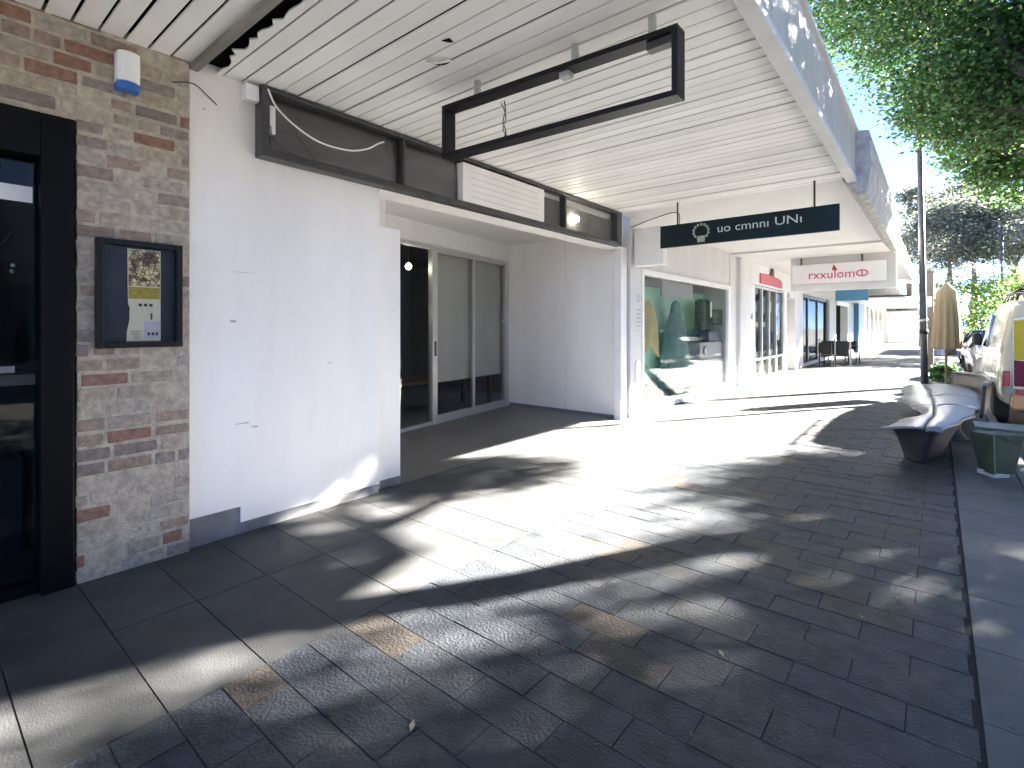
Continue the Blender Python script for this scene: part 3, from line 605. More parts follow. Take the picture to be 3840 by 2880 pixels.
g.tube(catmull([(xx-0.03, fy(xx)+0.06, z1-th-0.06), (xx-0.005, fy(xx)+0.06, 3.02), (xx+0.014, fy(xx)+0.06, 2.95), (xx-0.012, fy(xx)+0.06, 2.88), (xx+0.02, fy(xx)+0.06, 2.83), (xx+0.01, fy(xx)+0.06, z0+th+0.03)]), 0.0035, 6)
tag(obj('loose_wires', g, 'ink', smooth=True), 'tangled black wires dangling inside the empty black frame', 'wires')

# ------------------------------------------------------------ second shop: pier, display window, fascia awning
s2 = thing('display_shop', 'white rendered shop with a teal display window under the dark blue sign', 'building', (-4.2, 10.5, 0))
g = MB()
g.box((-4.3, 7.74, 0), (-3.89, 8.16, 3.34)); g.box((-4.3, 8.1605, 2.50), (-3.91, 13.0, 3.34)); g.box((-4.3, 8.1605, 0), (-3.91, 13.0, 0.10)); g.box((-4.3, 13.0005, 0), (-3.90, 14.65, 3.34))
g.box((-4.6, 7.5, 3.342), (-3.95, 15.0, 5.4))
w = obj('wall', g, 'render_wall', s2, bevel=0.006)
obj('pilaster', MB().box((-3.905, 13.62, 0), (-3.82, 13.92, 3.33)), 'render_wall', s2, bevel=0.006)
g = MB(); g.box((-4.0, 8.165, 2.40), (-3.87, 12.99, 2.495)); g.box((-4.0, 12.86, 0.105), (-3.88, 12.99, 2.399)); g.box((-4.0, 8.165, 0.105), (-3.88, 8.24, 2.399)); g.box((-4.0, 8.241, 0.105), (-3.88, 12.859, 0.17))
fr = obj('window_frame', g, 'white_trim', s2, bevel=0.004)
obj('window_glass', MB().box((-3.955, 8.241, 0.171), (-3.945, 12.859, 2.399)), 'glass', s2)
g = MB(); g.box((-4.50, 8.2, 0.45), (-4.47, 12.9, 2.3)); obj('backdrop', g, 'teal', s2)
g = MB(); g.box((-4.95, 8.2, -0.01), (-4.01, 12.9, 0.10)); g.box((-4.95, 8.17, 0), (-4.01, 8.2, 2.6)); g.box((-4.95, 12.9, 0), (-4.01, 12.95, 2.6)); g.box((-4.95, 8.2, 2.55), (-4.01, 12.9, 2.6)); g.box((-5.0, 8.2, 0), (-4.951, 12.9, 2.6))
obj('window_bay', g, 'sign_white', s2)
obj('valance', MB().box((-4.06, 8.25, 2.24), (-4.03, 9.3, 2.398)), mat('valance', (0.22, 0.23, 0.22), 0.8), s2)
obj('valance', MB().box((-4.06, 9.31, 2.08), (-4.03, 10.9, 2.398)), 'grey_board', s2)
pk = MB()
for k in range(16):
    a = math.pi*k/15; pk.v.append((-3.888, 7.99+0.09*math.cos(a), 0.85+0.10*math.sin(a)))
pk.v += [(-3.888, 7.90, 0.12), (-3.888, 8.08, 0.12)]; n = len(pk.v); pk.v += [(x+0.012, y, z) for x, y, z in pk.v]
pk.f = [tuple(range(n))[::-1], tuple(range(n, 2*n))]+[(i, (i+1) % n, n+(i+1) % n, n+i) for i in range(n)]
obj('arched_panel', pk, 'white_trim', s2, bevel=0.004)
# pier lettering, faint grey
g = MB(); r = random.Random(5)
for zz, w0 in ((2.02, 0.1), (1.97, 0.14), (1.93, 0.10), (1.79, 0.16), (1.72, 0.16), (1.65, 0.16), (1.58, 0.17), (1.52, 0.16)):
    y = 7.96
    while y < 7.96+w0:
        l = r.uniform(0.012, 0.035); g.box((-3.8885, y, zz-0.008), (-3.886, y+l, zz+0.008)); y += l+0.007
g.box((-3.8885, 7.88, 1.43), (-3.886, 8.12, 1.436))
obj('lettering', g, 'grey_text', s2)
# things in the window
g = MB(); P = [(8.27, 0.98), (8.36, 0.90), (8.50, 1.05), (8.62, 1.15), (8.78, 1.02), (8.92, 0.92), (8.88, 1.2), (8.86, 1.55), (8.76, 1.85), (8.62, 2.0), (8.45, 1.95), (8.33, 1.82), (8.27, 1.84)]
tag(obj('leaf_cutout', MB().prism([(-4.04, 8.30+(y-8.27)*1.45, z) for y, z in P], (-0.02, 0, 0)), 'ochre', bevel=0.004), 'large ochre leaf shaped cutout against the teal window backdrop', 'cutout')
g = MB(); P = [(8.27, 0.62), (8.5, 0.62), (8.62, 0.75), (8.45, 0.95), (8.27, 1.02)]
tag(obj('leaf_cutout', MB().prism([(-4.08, 8.30+(y-8.27)*1.45, z) for y, z in P], (-0.02, 0, 0)), mat('leaf_green', (0.13, 0.32, 0.22), 0.7), bevel=0.004), 'small green leaf cutout low in the corner of the teal window', 'cutout')
ck = thing('cloak_display', 'dark teal hooded cloak on a stand in the display window', 'display', (-4.4, 9.75, 0.1))
def fold(k, i): return 0.06*math.sin(k*5*2*math.pi/40)*(1 - i/9.0)
g = MB(); g.lathe([(0.50, 0.16), (0.49, 0.35), (0.45, 0.62), (0.40, 0.9), (0.35, 1.12), (0.32, 1.3), (0.25, 1.5), (0.18, 1.66), (0.155, 1.78), (0.13, 1.88), (0.05, 1.95)], (-4.42, 9.72, 0.1), 40, fold=fold)
for i, v in enumerate(g.v): g.v[i] = (-4.24+(v[0]+4.42)*0.40, 10.50+(v[1]-9.72)*1.55, v[2])
obj('cloak', g, 'cloak', ck, smooth=True)
obj('stand', MB().lathe([(0.18, 0.0), (0.18, 0.02), (0.025, 0.03), (0.025, 0.2)], (-4.24, 10.50, 0.1), 20), 'aluminium', ck)
g = MB(); g.tube(catmull([(-4.11, 10.30, 1.27), (-4.085, 10.45, 1.22), (-4.08, 10.58, 1.215), (-4.085, 10.66, 1.245)]), 0.012, 6); g.lathe([(0.005, -0.035), (0.03, -0.02), (0.036, 0), (0.03, 0.02), (0.005, 0.035)], (-4.075, 10.76, 1.235), 12)
obj('clasp', g, 'paper', ck, smooth=True)
cb = thing('display_cabinet', 'grey display cabinet with a round badge inside the teal window', 'cabinet', (-4.35, 12.0, 0.1))
obj('body', MB().box((-4.46, 11.35, 0.101), (-4.03, 12.86, 1.15)), 'grey_board', cb, bevel=0.01)
obj('skirt', MB().box((-4.029, 11.35, 0.13), (-4.01, 12.86, 0.78)), mat('cab_lilac', (0.36, 0.36, 0.42), 0.6), cb)
obj('badge', MB().lathe([(0.10, 0.0), (0.10, 0.012), (0.08, 0.02)], (-4.03, 11.62, 0.97), 24, 'x'), mat('badge', (0.14, 0.14, 0.14), 0.5), cb)
obj('badge_face', MB().lathe([(0.062, 0.0), (0.06, 0.006)], (-4.01, 11.62, 0.97), 20, 'x'), 'paper', cb)
obj('vent', MB().box((-4.009, 12.6, 0.2), (-4.0, 12.8, 0.46)), mat('vent', (0.12, 0.12, 0.13), 0.6), cb)
jk = thing('hanging_jacket', 'dark blue jacket hanging beside the cabinet in the display window', 'jacket', (-4.4, 12.0, 1.5))
g = MB(); g.grid(lambda u, v: (-4.08+0.04*math.sin(9*u)*(1-v*0.5), 11.5+0.75*u*(1.0-0.25*v*v)+0.05*v, 1.42+0.72*v-0.10*abs(u-0.5)*v), 14, 10, (-0.14, 0, 0)); obj('body', g, 'clothes', jk, smooth=True)
g = MB(); g.grid(lambda u, v: (-4.04+0.02*math.sin(8*u), 12.1+0.72*u, 1.55+0.36*v), 10, 6, (-0.1, 0, 0)); obj('sleeve', g, 'clothes', jk, smooth=True)
obj('tag', MB().box((-4.035, 12.0, 1.72), (-4.025, 12.1, 2.08)), 'paper', jk)
obj('hook', MB().tube([(-4.15, 11.9, 2.10), (-4.15, 11.9, 2.55)], 0.01, 6), 'aluminium', jk)
tag(obj('wall_pouch', MB().box((-4.30, 12.0, 1.152), (-4.06, 12.8, 1.40)), mat('pouch', (0.18, 0.21, 0.25), 0.7, var=0.3, vscale=12), bevel=0.02), 'grey folded bag standing on top of the window cabinet', 'bag')
# rendered awning
aw3 = thing('awning', 'plain flat white awning with a render fascia painted with dappled tree shade over the teal window', 'awning', (-2.3, 10.1, 3.2))
obj('soffit', MB().box((-3.91, 7.19, 3.30), (CX-0.02, 13.08, 3.335)), 'soffit_flat', aw3)
obj('cover_strip', MB().box((-3.91, 7.181, 3.27), (CX-0.09, 7.26, 3.298)), 'white_trim', aw3)
g = MB(); prof = [(CX+0.02, 3.04), (CX+0.10, 3.06), (CX+0.16, 3.38), (CX+0.13, 3.78), (CX+0.0, 3.80), (CX-0.02, 3.30), (CX-0.14, 3.29), (CX-0.12, 3.22)]
g.prism([(x, 7.19, z) for x, z in prof], (0, 5.89, 0)); obj('fascia', g, 'dapple_fascia', aw3, bevel=0.008)
obj('roof_deck', MB().box((-3.94, 7.19, 3.336), (CX-0.021, 13.08, 3.72)), 'concrete', aw3)
# dark blue hanging sign
def hang_sign(name, label, x0, x1, y, z0, z1, m, t=0.05):
    s = thing(name, label, 'sign', ((x0+x1)/2, y, z1))
    obj('board', MB().box((x0, y, z0), (x1, y+t, z1)), m, s, bevel=0.004); return s
sg = hang_sign('hanging_sign', 'dark blue hanging sign with a pot emblem and pale lettering under the awning', -3.10, -0.89, 7.10, 2.64, 2.955, 'sign_navy')
for xx in (-2.85, -1.15): obj('hanger', MB().tube([(xx, 7.125, 2.95), (xx, 7.125, 3.275)], 0.012, 8), 'ink', sg)
text('lettering', 'uo cmnnı', 0.155, 'lettering', sg, (-1.97, 7.0965, 2.822), (1, 0, 0), extrude=0.001, space=1.0, xs=1.12)
text('lettering', 'UNı', 0.15, 'lettering', sg, (-1.43, 7.0965, 2.828), (1, 0, 0), extrude=0.001, space=1.0, xs=1.25)
g = MB(); cx, cz = -2.51, 2.815
for k in range(14):
    a = 2*math.pi*k/14+0.2
    if -2.3 < math.atan2(math.sin(a), math.cos(a)) < -0.85: continue
    rr = 0.098; px, pz = cx+rr*1.05*math.cos(a), cz+rr*math.sin(a); s = 0.019
    g.prism([(px+s*math.cos(a+b), 7.098, pz+s*math.sin(a+b)*1.2) for b in (0, 1.3, 2.6, 3.9, 5.1)], (0, -0.002, 0))
g.prism([(cx-0.06, 7.098, cz-0.06), (cx+0.06, 7.098, cz-0.06), (cx+0.048, 7.098, cz-0.145), (cx-0.048, 7.098, cz-0.145)], (0, -0.002, 0))
obj('emblem', g, 'emblem', sg)
# white box light at the pier
wb = thing('box_sign', 'blank white box sign fixed to the pier behind the dark blue sign', 'box sign', (-3.6, 7.85, 2.9))
obj('case', MB().box((-3.86, 7.80, 2.50), (-3.36, 7.98, 3.12)), 'white_trim', wb, bevel=0.012)
obj('bracket', MB().box((-3.889, 7.85, 2.7), (-3.861, 7.93, 2.95)), 'aluminium', wb)
g = MB(); g.tube(catmull([(-3.88, 7.7, 3.12), (-3.5, 7.66, 3.20), (-3.05, 7.6, 3.24), (-3.02, 7.6, 3.02)]), 0.007, 6); tag(obj('cable', g, 'ink', smooth=True), 'black cable running along the awning joint to the dark blue sign', 'cable')

# ------------------------------------------------------------ third shop (red marks) and beyond
s3 = thing('glazed_shop', 'white shop with a many paned glass front and red wall plaque', 'building', (-4.2, 18, 0))
g = MB(); g.box((-4.3, 14.651, 2.68), (-3.90, 19.6, 3.4)); g.box((-4.3, 14.651, 0), (-3.90, 15.2, 2.679)); g.box((-4.3, 18.7, 0), (-3.88, 19.1, 2.679)); g.box((-4.3, 20.4, 0), (-3.88, 21.3, 3.4)); g.box((-4.3, 19.601, 2.5), (-3.9, 20.399, 3.4)); g.box((-4.6, 15.0, 3.402), (-3.95, 21.3, 5.2))
obj('wall', g, 'render_wall', s3, bevel=0.006)
g = MB()
for y in (15.2, 16.0, 16.85, 17.7, 18.63): g.box((-4.0, y, 0.05), (-3.90, y+0.07, 2.67))
for z in (0.0, 0.55, 2.6): g.box((-3.99, 15.27, z+0.001), (-3.91, 18.63, z+0.06))
obj('window_frame', g, 'aluminium', s3, bevel=0.004)
obj('window_glass', MB().box((-3.96, 15.27, 0.06), (-3.95, 18.63, 2.6)), 'glass', s3)
g = MB(); g.box((-6.0, 15.1, -0.01), (-4.31, 18.75, 0.0)); g.box((-6.05, 15.1, 0), (-6.0, 18.75, 2.7)); g.box((-6.0, 15.06, 0), (-4.31, 15.1, 2.7)); g.box((-6.0, 18.75, 0), (-4.31, 18.8, 2.7)); g.box((-6.0, 15.1, 2.7), (-4.31, 18.8, 2.75)); obj('interior', g, mat('room_blue', (0.30, 0.33, 0.38), 0.8), s3)
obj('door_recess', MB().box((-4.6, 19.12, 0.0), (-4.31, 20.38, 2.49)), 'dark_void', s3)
pos = [(15.5, 1.5, 'paper'), (15.5, 0.75, 'room_dark'), (15.5, 0.6, 'paper'), (16.3, 1.5, 'paper'), (16.25, 0.7, 'room_dark'), (17.2, 0.45, 'paper'), (17.9, 0.45, 'paper'), (17.05, 1.95, 'sign_white'), (18.05, 1.9, 'sign_white'), (17.9, 1.2, 'paper'), (15.55, 2.25, 'sign_white'), (15.6, 1.95, 'blind_blue'), (16.3, 1.9, 'blind_blue'), (17.2, 1.0, 'navy'), (18.1, 0.9, 'clothes')]
for i, (y, z, m) in enumerate(pos):
    hh = 0.5 if m in ('room_dark', 'blind_blue') else (0.14 if z == 1.5 or z == 1.2 else 0.34)
    g = MB().box((-4.02, y, z), (-4.01, y+0.5, z+hh))
    dsc = {'paper': 'white', 'room_dark': 'black', 'sign_white': 'pale', 'blind_blue': 'blue grey', 'navy': 'navy', 'clothes': 'dark blue'}[m]
    hgt = 'at knee height' if z < 0.8 else ('at chest height' if z < 1.4 else ('at head height' if z < 1.85 else 'near the top'))
    o = tag(obj('window_poster', g, m), f'{dsc} poster {hgt} inside the many paned shop window', 'poster', 'posters in the many paned window')
pl = thing('wall_plaque', 'red plaque with a dark stem shape above the many paned shop front', 'plaque', (-3.89, 17.2, 2.95))
P = [(15.7, 2.74), (18.35, 2.74), (18.35, 2.93), (18.1, 3.0), (17.3, 3.04), (17.05, 3.06), (16.6, 3.06), (15.7, 3.03)]
obj('panel', MB().prism([(-3.895, y, z) for y, z in P], (0.03, 0, 0)), 'red_soft', pl, bevel=0.006)
obj('stem', MB().prism([(-3.862, 16.85, 3.04), (-3.862, 17.15, 3.02), (-3.862, 17.2, 3.12), (-3.862, 17.1, 3.28), (-3.862, 16.95, 3.28)], (0.02, 0, 0)), 'dark_red', pl)
nb = thing('house_number', 'small dark house number fixed to the white pier before the paned shop', 'number plate', (-3.88, 14.9, 1.75))
text('numeral', '63', 0.20, 'ink', nb, (-3.896, 14.92, 1.78), (0, 1, 0), extrude=0.003)
aw4 = thing('awning', 'white awning with a deep bulkhead behind the red lettered sign', 'awning', (-2.3, 17, 3.3))
obj('soffit', MB().box((-3.90, 13.09, 3.26), (CX-0.06, 24.0, 3.30)), 'soffit_flat', aw4)
obj('bulkhead', MB().box((-2.96, 14.98, 2.42), (CX, 15.12, 3.258)), 'soffit_flat', aw4, bevel=0.006)
obj('fascia', MB().box((CX-0.055, 13.09, 3.22), (CX+0.04, 14.975, 3.72)), 'fascia_trim', aw4, bevel=0.006)
obj('fascia', MB().box((CX-0.055, 15.125, 3.22), (CX+0.04, 24.0, 3.70)), 'fascia_trim', aw4, bevel=0.006)
obj('roof_deck', MB().box((-3.94, 13.09, 3.301), (CX-0.06, 24.0, 3.6)), 'concrete', aw4)
sw = hang_sign('hanging_sign', 'white hanging sign with red lettering and a red flame mark', -2.90, -0.92, 14.86, 2.60, 3.08, 'sign_white', 0.06)
obj('hanger', MB().tube([(-1.4, 14.89, 3.08), (-1.4, 14.89, 3.26)], 0.02, 8), 'ink', sw); obj('hanger', MB().tube([(-2.7, 14.89, 3.08), (-2.7, 14.89, 3.26)], 0.02, 8), 'ink', sw)
text('lettering', 'rxxulom', 0.30, 'red', sw, (-2.04, 14.857, 2.80), (1, 0, 0), extrude=0.001, xs=0.98)
g = MB(); N = 20
ring = [(-1.40+0.115*math.cos(2*math.pi*k/N), 14.857, 2.80+0.072*math.sin(2*math.pi*k/N)) for k in range(N+1)]; g.tube(ring, 0.014, 5); g.box((-1.412, 14.85, 2.73), (-1.388, 14.858, 2.87))
obj('ring_mark', g, 'red', sw)
obj('flame_mark', MB().prism([(-2.02, 14.858, 2.90), (-1.90, 14.858, 2.90), (-1.93, 14.858, 2.96), (-1.985, 14.858, 3.05), (-2.01, 14.858, 2.97)], (0, -0.003, 0)), 'red', sw)

# far parade of shops
s4 = thing('far_shop', 'far white shop with pale blue blinds past the paned shop', 'building', (-4.2, 25, 0))
g = MB(); g.box((-4.3, 21.301, 2.75), (-3.9, 28.2, 3.5)); g.box((-4.3, 21.301, 0), (-3.88, 21.7, 2.749)); g.box((-4.3, 27.5, 0), (-3.84, 28.2, 2.749)); g.box((-4.3, 21.701, 0), (-3.9, 27.499, 0.12)); g.box((-4.6, 21.31, 3.502), (-3.95, 36, 5.2)); obj('wall', g, 'render_wall', s4)
g = MB(); g.box((-4.0, 22.9, 0.12), (-3.92, 23.05, 2.7)); g.box((-4.0, 27.2, 0.12), (-3.92, 27.499, 2.7)); g.box((-4.0, 25.0, 0.12), (-3.92, 25.1, 2.7)); g.box((-4.0, 21.7, 2.62), (-3.92, 27.499, 2.75)); obj('window_frame', g, 'pole', s4)
obj('blind', MB().box((-4.1, 23.05, 1.0), (-4.06, 27.2, 2.62)), 'blind_blue', s4)
obj('backdrop', MB().box((-4.3, 21.7, 0.12), (-4.25, 27.5, 2.75)), 'room', s4)
obj('window_glass', MB().box((-3.97, 21.7, 0.12), (-3.96, 27.499, 2.62)), 'glass', s4)
s5 = thing('far_shop', 'far shop with a dark doorway and a blue painted pilaster', 'building', (-4.2, 35, 0))
g = MB(); g.box((-4.3, 28.201, 2.8), (-3.9, 44, 3.5)); g.box((-4.3, 28.201, 0), (-3.85, 29.6, 2.799)); g.box((-4.3, 33.8, 0), (-3.85, 36.5, 2.799)); g.box((-4.3, 41, 0), (-3.85, 44.0, 2.799)); obj('wall', g, 'render_wall', s5)
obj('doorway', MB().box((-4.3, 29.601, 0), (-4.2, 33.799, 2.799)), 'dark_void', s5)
obj('door_surround', MB().box((-3.95, 29.601, 2.6), (-3.80, 33.799, 2.79)), 'white_trim', s5)
obj('pilaster', MB().box((-3.849, 36.501, 0), (-3.6, 39.5, 2.9)), 'blue_paint', s5)
obj('curtain', MB().grid(lambda u, v: (-4.15+0.05*math.sin(40*u), 39.6+1.4*u, 0.05+2.74*v), 40, 1, (-0.02, 0, 0)), 'sign_white', s5)
s6 = thing('far_shop', 'farthest pale shop with a row of arched openings at the street end', 'building', (-4.2, 52, 0))
g = MB(); g.box((-4.4, 44.01, 2.9), (-3.9, 72, 3.6))
for y in (44.01, 47.5, 51, 55.5, 60.5, 67): g.box((-4.4, y, 0), (-3.75, y+1.1, 2.899))
obj('wall', g, 'render_wall', s6)
obj('opening', MB().box((-4.42, 44.1, 0), (-4.40, 72, 2.899)), mat('far_dark', (0.10, 0.095, 0.095), 0.8, var=0.5, vscale=0.5, stretch=(1, 1, 0)), s6)
for y in (45.11, 48.6, 52.1):
    g = MB()
    w0 = {45.11: 2.39, 48.6: 2.4, 52.1: 3.4}[y]
    for k in range(10):
        a0, a1 = math.pi*k/10, math.pi*(k+1)/10
        pts = [(-3.80, y+w0/2-w0/2*math.cos(a0), 2.1+0.8*math.sin(a0)), (-3.80, y+w0/2-w0/2*math.cos(a1), 2.1+0.8*math.sin(a1)), (-3.80, y+w0/2-w0/2*math.cos(a1), 2.9), (-3.80, y+w0/2-w0/2*math.cos(a0), 2.9)]
        g.prism(pts, (-0.2, 0, 0))
    obj('arch', g, 'cream_arch', s6)
aw5 = thing('awning', 'low white awning over the farthest shops at the street end', 'awning', (-2.7, 45, 3.3))
obj('soffit', MB().box((-3.9, 24.01, 3.27), (-1.5, 70, 3.31)), 'soffit_flat', aw5); obj('fascia', MB().box((-1.5, 24.01, 3.2), (-1.4, 70, 3.62)), 'fascia_trim', aw5)
bl = hang_sign('hanging_sign', 'plain blue hanging sign beyond the red lettered sign', -2.62, -1.72, 20.0, 2.36, 2.80, 'blue_paint', 0.08)
obj('hanger', MB().box((-2.3, 20.03, 2.8), (-2.26, 20.06, 3.26)), 'ink', bl)
gs = hang_sign('hanging_sign', 'grey hanging sign with a black lower edge beyond the blue sign', -2.16, -1.1, 24.6, 2.74, 3.15, mat('sign_grey', (0.30, 0.30, 0.30), 0.6, var=0.3, vscale=5), 0.08)
obj('edge', MB().box((-2.16, 24.59, 2.66), (-0.75, 24.70, 2.735)), 'ink', gs); obj('end_block', MB().box((-0.92, 24.6, 2.736), (-0.75, 24.69, 3.15)), 'ink', gs)
obj('hanger', MB().box((-1.9, 24.63, 3.15), (-1.86, 24.66, 3.3)), 'ink', gs)
g = MB(); g.box((-3.7, 61, 0), (-1.0, 61.4, 1.1)); g.box((-3.75, 60.95, 1.101), (-0.95, 61.45, 1.2)); tag(obj('low_wall', g, 'white_wall'), 'low white wall closing the footpath at the street end', 'wall')
eb = thing('end_building', 'pale two storey building closing the view at the street end', 'building', (-3, 67, 0))
obj('wall', MB().box((-9, 64, 0), (-0.2, 72, 5.4)), 'white_wall', eb); obj('roof', MB().box((-9.2, 63.7, 5.401), (0.1, 72, 5.7)), 'concrete', eb)
obj('window', MB().box((-3.2, 63.95, 3.2), (-2.2, 63.999, 4.6)), 'car_glass', eb); obj('awning', MB().box((-9, 62.2, 2.7), (-0.6, 63.999, 3.0)), 'soffit_flat', eb)
# cafe things outside the far shop
cf = thing('cafe_barrier', 'black canvas cafe barrier on pale posts outside the far shops', 'barrier', (-3.0, 24, 0))
obj('banner', MB().box((-3.55, 23.4, 0.35), (-2.62, 23.43, 0.95)), mat('banner_black', (0.02, 0.02, 0.02), 0.7), cf)
for xx in (-3.6, -3.08, -2.58): obj('post', MB().lathe([(0.16, 0.0), (0.16, 0.02), (0.03, 0.04), (0.03, 1.0), (0.04, 1.02)], (xx, 23.38, 0), 12), 'aluminium', cf)
def cafe_chair(x, y, rz, label):
    t = thing('cafe_chair', label, 'chair', (x, y, 0), 'cafe chairs outside the far shops')
    mx = Matrix.Translation((x, y, 0)) @ Matrix.Rotation(rz, 4, 'Z')
    def pt(g): g.v = [tuple(mx @ Vector(v)) for v in g.v]; return g
    obj('seat', pt(MB().box((-0.22, -0.22, 0.43), (0.22, 0.22, 0.46))), 'black_metal', t); obj('backrest', pt(MB().box((-0.22, 0.19, 0.52), (0.22, 0.22, 0.90))), 'black_metal', t)
    for i in (-0.2, 0.2):
        for j in (-0.2, 0.205): obj('leg', pt(MB().box((i-0.015, j-0.015, 0), (i+0.015, j+0.015, 0.429 if j < 0 else 0.9))), 'black_metal', t)
cafe_chair(-3.2, 22.5, 2.9, 'black cafe chair nearest the paned shop, in front of the barrier'); cafe_chair(-2.75, 25.6, 0.4, 'black cafe chair standing behind the black barrier')
ct = thing('cafe_table', 'small dark cafe table behind the black barrier', 'table', (-2.7, 24.6, 0))
obj('table_top', MB().lathe([(0.38, 0.72), (0.38, 0.75)], (-2.7, 24.6, 0), 20), 'black_metal', ct); obj('stem', MB().lathe([(0.22, 0), (0.22, 0.02), (0.03, 0.04), (0.03, 0.719)], (-2.7, 24.6, 0), 12), 'black_metal', ct)

# ------------------------------------------------------------ pole, timber post, bench, tub
px, py = -0.20, 13.2
pl = thing('street_pole', 'slim dark grey street pole leaning slightly beside the bench', 'pole', (px, py, 0))
obj('shaft', MB().tube([(px, py, 0), (px-0.02, py, 1.5), (px-0.10, py, 6.6)], [0.068, 0.058, 0.045], 16), 'pole', pl, smooth=True)
obj('base_flange', MB().lathe([(0.15, 0.0), (0.15, 0.02), (0.09, 0.05)], (px, py, 0), 16), 'pole', pl)
obj('band', MB().tube([(px-0.022, py, 1.60), (px-0.022, py, 1.66)], 0.068, 16), 'aluminium', pl, smooth=True)
obj('band', MB().tube([(px-0.018, py, 1.36), (px-0.018, py, 1.44)], 0.073, 16), 'bench_dark', pl, smooth=True)
tp = thing('timber_post', 'weathered grey timber post standing behind the street pole', 'post', (-0.18, 16.5, 0))
obj('post', MB().box((-0.28, 16.4, 0), (-0.08, 16.62, 2.85)), 'timber', tp, bevel=0.012); obj('cap', MB().box((-0.30, 16.38, 2.851), (-0.06, 16.64, 2.90)), 'timber', tp, bevel=0.01)
obj('notice', MB().box((-0.25, 16.385, 2.0), (-0.11, 16.398, 2.25)), 'paper', tp)

bn = thing('ribbon_bench', 'long curved grey metal bench with a dark curved back beside the kerb', 'bench', (0.0, 9.3, 0))
def lerp(pts, t):
    for (a, va), (b, vb) in zip(pts, pts[1:]):
        if t <= b:
            s = (t-a)/(b-a); s = s*s*(3-2*s); return va+(vb-va)*s
    return pts[-1][1]
XR = [(6.9, 0.03), (7.6, 0.20), (8.4, 0.36), (9.5, 0.47), (11.0, 0.50), (12.5, 0.42)]
XM = [(6.9, -0.10), (8.0, -0.03), (9.3, -0.04), (10.8, -0.10), (12.5, -0.22)]
XL = [(6.9, -0.50), (7.5, -0.36), (8.4, -0.16), (9.2, -0.30), (9.9, -0.52), (10.6, -0.42), (11.4, -0.50), (12.5, -0.48)]
def seatz(y, u): return 0.455 + 0.012*math.cos((u-0.5)*4)
for i, (ya, yb) in enumerate(((6.93, 8.98), (9.02, 10.28), (10.32, 12.4))):
    def fn(u, v, ya=ya, yb=yb):
        y = ya+(yb-ya)*v; xm, xr = lerp(XM, y), lerp(XR, y)
        yy = y + 0.22*math.sin(math.pi*u)*(1 if i < 2 else 0.6) - 0.11
        edge = 0.03*((2*v-1)**8)
        return (xm+(xr-xm)*u, yy if 0 < i else (y+0.22*math.sin(math.pi*u)*v), seatz(y, u)-edge)
    obj('seat', MB().grid(fn, 12, 20, (0, 0, -0.03)), 'bench_top', bn, smooth=True)
def wing(ya, yb):
    def fn(u, v):
        y = ya+(yb-ya)*v; xl, xm = lerp(XL, y), lerp(XM, y)-0.012
        return (xl+(xm-xl)*u, y, 0.445-0.055*(1-u)**2+0.01*math.sin(6*y))
    return MB().grid(fn, 10, 26, (0, 0, -0.022))
obj('side_wing', wing(6.93, 9.0), 'bench_top', bn, smooth=True); obj('side_wing', wing(9.03, 12.3), 'bench_top', bn, smooth=True)
def back(u, v):
    y = 8.35+4.2*u; x = lerp(XR, y)+0.03 - 0.28*max(0, (u-0.72)/0.28)**2; y2 = y
    return (x+0.03*v, y2, 0.40+0.40*v*(1-0.35*u))
obj('backrest', MB().grid(back, 40, 6, (0.035, 0, 0)), 'bench_dark', bn, smooth=True)
g = MB(); g.tube([Vector(back(k/40, 1))+Vector((0.018, 0, 0.008)) for k in range(41)], 0.022, 8); obj('back_rail', g, 'bench_top', bn, smooth=True)
def skirt(top, bot):
    def fn(u, v):
        n_ = len(top)-1; i_ = min(int(u*n_), n_-1); f_ = u*n_-i_
        T = Vector(top[i_]).lerp(Vector(top[i_+1]), f_); B = Vector(bot[i_]).lerp(Vector(bot[i_+1]), f_)
        k = v**0.55 if v > 0 else 0.0
        return (T.x+(B.x-T.x)*k, T.y+(B.y-T.y)*k, T.z+(B.z-T.z)*v)
    return MB().grid(fn, 24, 14, (0.0, 0.03, 0.0))
obj('pedestal', skirt(catmull([(-0.43, 7.06, 0.395), (-0.20, 7.0, 0.415), (0.02, 6.97, 0.42), (0.16, 7.5, 0.42), (0.33, 8.35, 0.41)], 4), catmull([(-0.30, 7.45, 0), (-0.22, 7.28, 0), (-0.13, 7.22, 0), (-0.05, 7.45, 0), (0.04, 7.8, 0)], 4)), 'bench_leg', bn, smooth=True)
for (yc, xc) in ((9.1, 0.14), (11.6, 0.10)):
    obj('pedestal', MB().lathe([(0.20, 0.0), (0.16, 0.03), (0.10, 0.12), (0.09, 0.25), (0.13, 0.36), (0.20, 0.41)], (xc, yc, 0), 20), 'bench_leg', bn, smooth=True)
sl_ = thing('slab_table', 'thin grey slab table reaching from the bench towards the parked van', 'table', (0.7, 7.5, 0))
def slabtop(u, v): return (0.30+0.95*u, 7.25+0.28*u+(0.42+0.1*u)*v, 0.455-0.012*math.sin(3.0*u)-0.02*u)
obj('top', MB().grid(slabtop, 14, 4, (0, 0, -0.03)), 'slab_steel', sl_, smooth=False)
obj('leg', MB().tube([(1.15, 7.9, -0.12), (1.15, 7.9, 0.42)], 0.03, 10), 'bench_leg', sl_); obj('leg', MB().tube([(0.42, 7.62, 0.0), (0.42, 7.62, 0.43)], 0.03, 10), 'bench_leg', sl_)
tub = thing('planter_tub', 'tapered dark green tub with a torn pale foot under the slab table', 'tub', (0.45, 7.2, 0))
c = (0.46, 7.14)
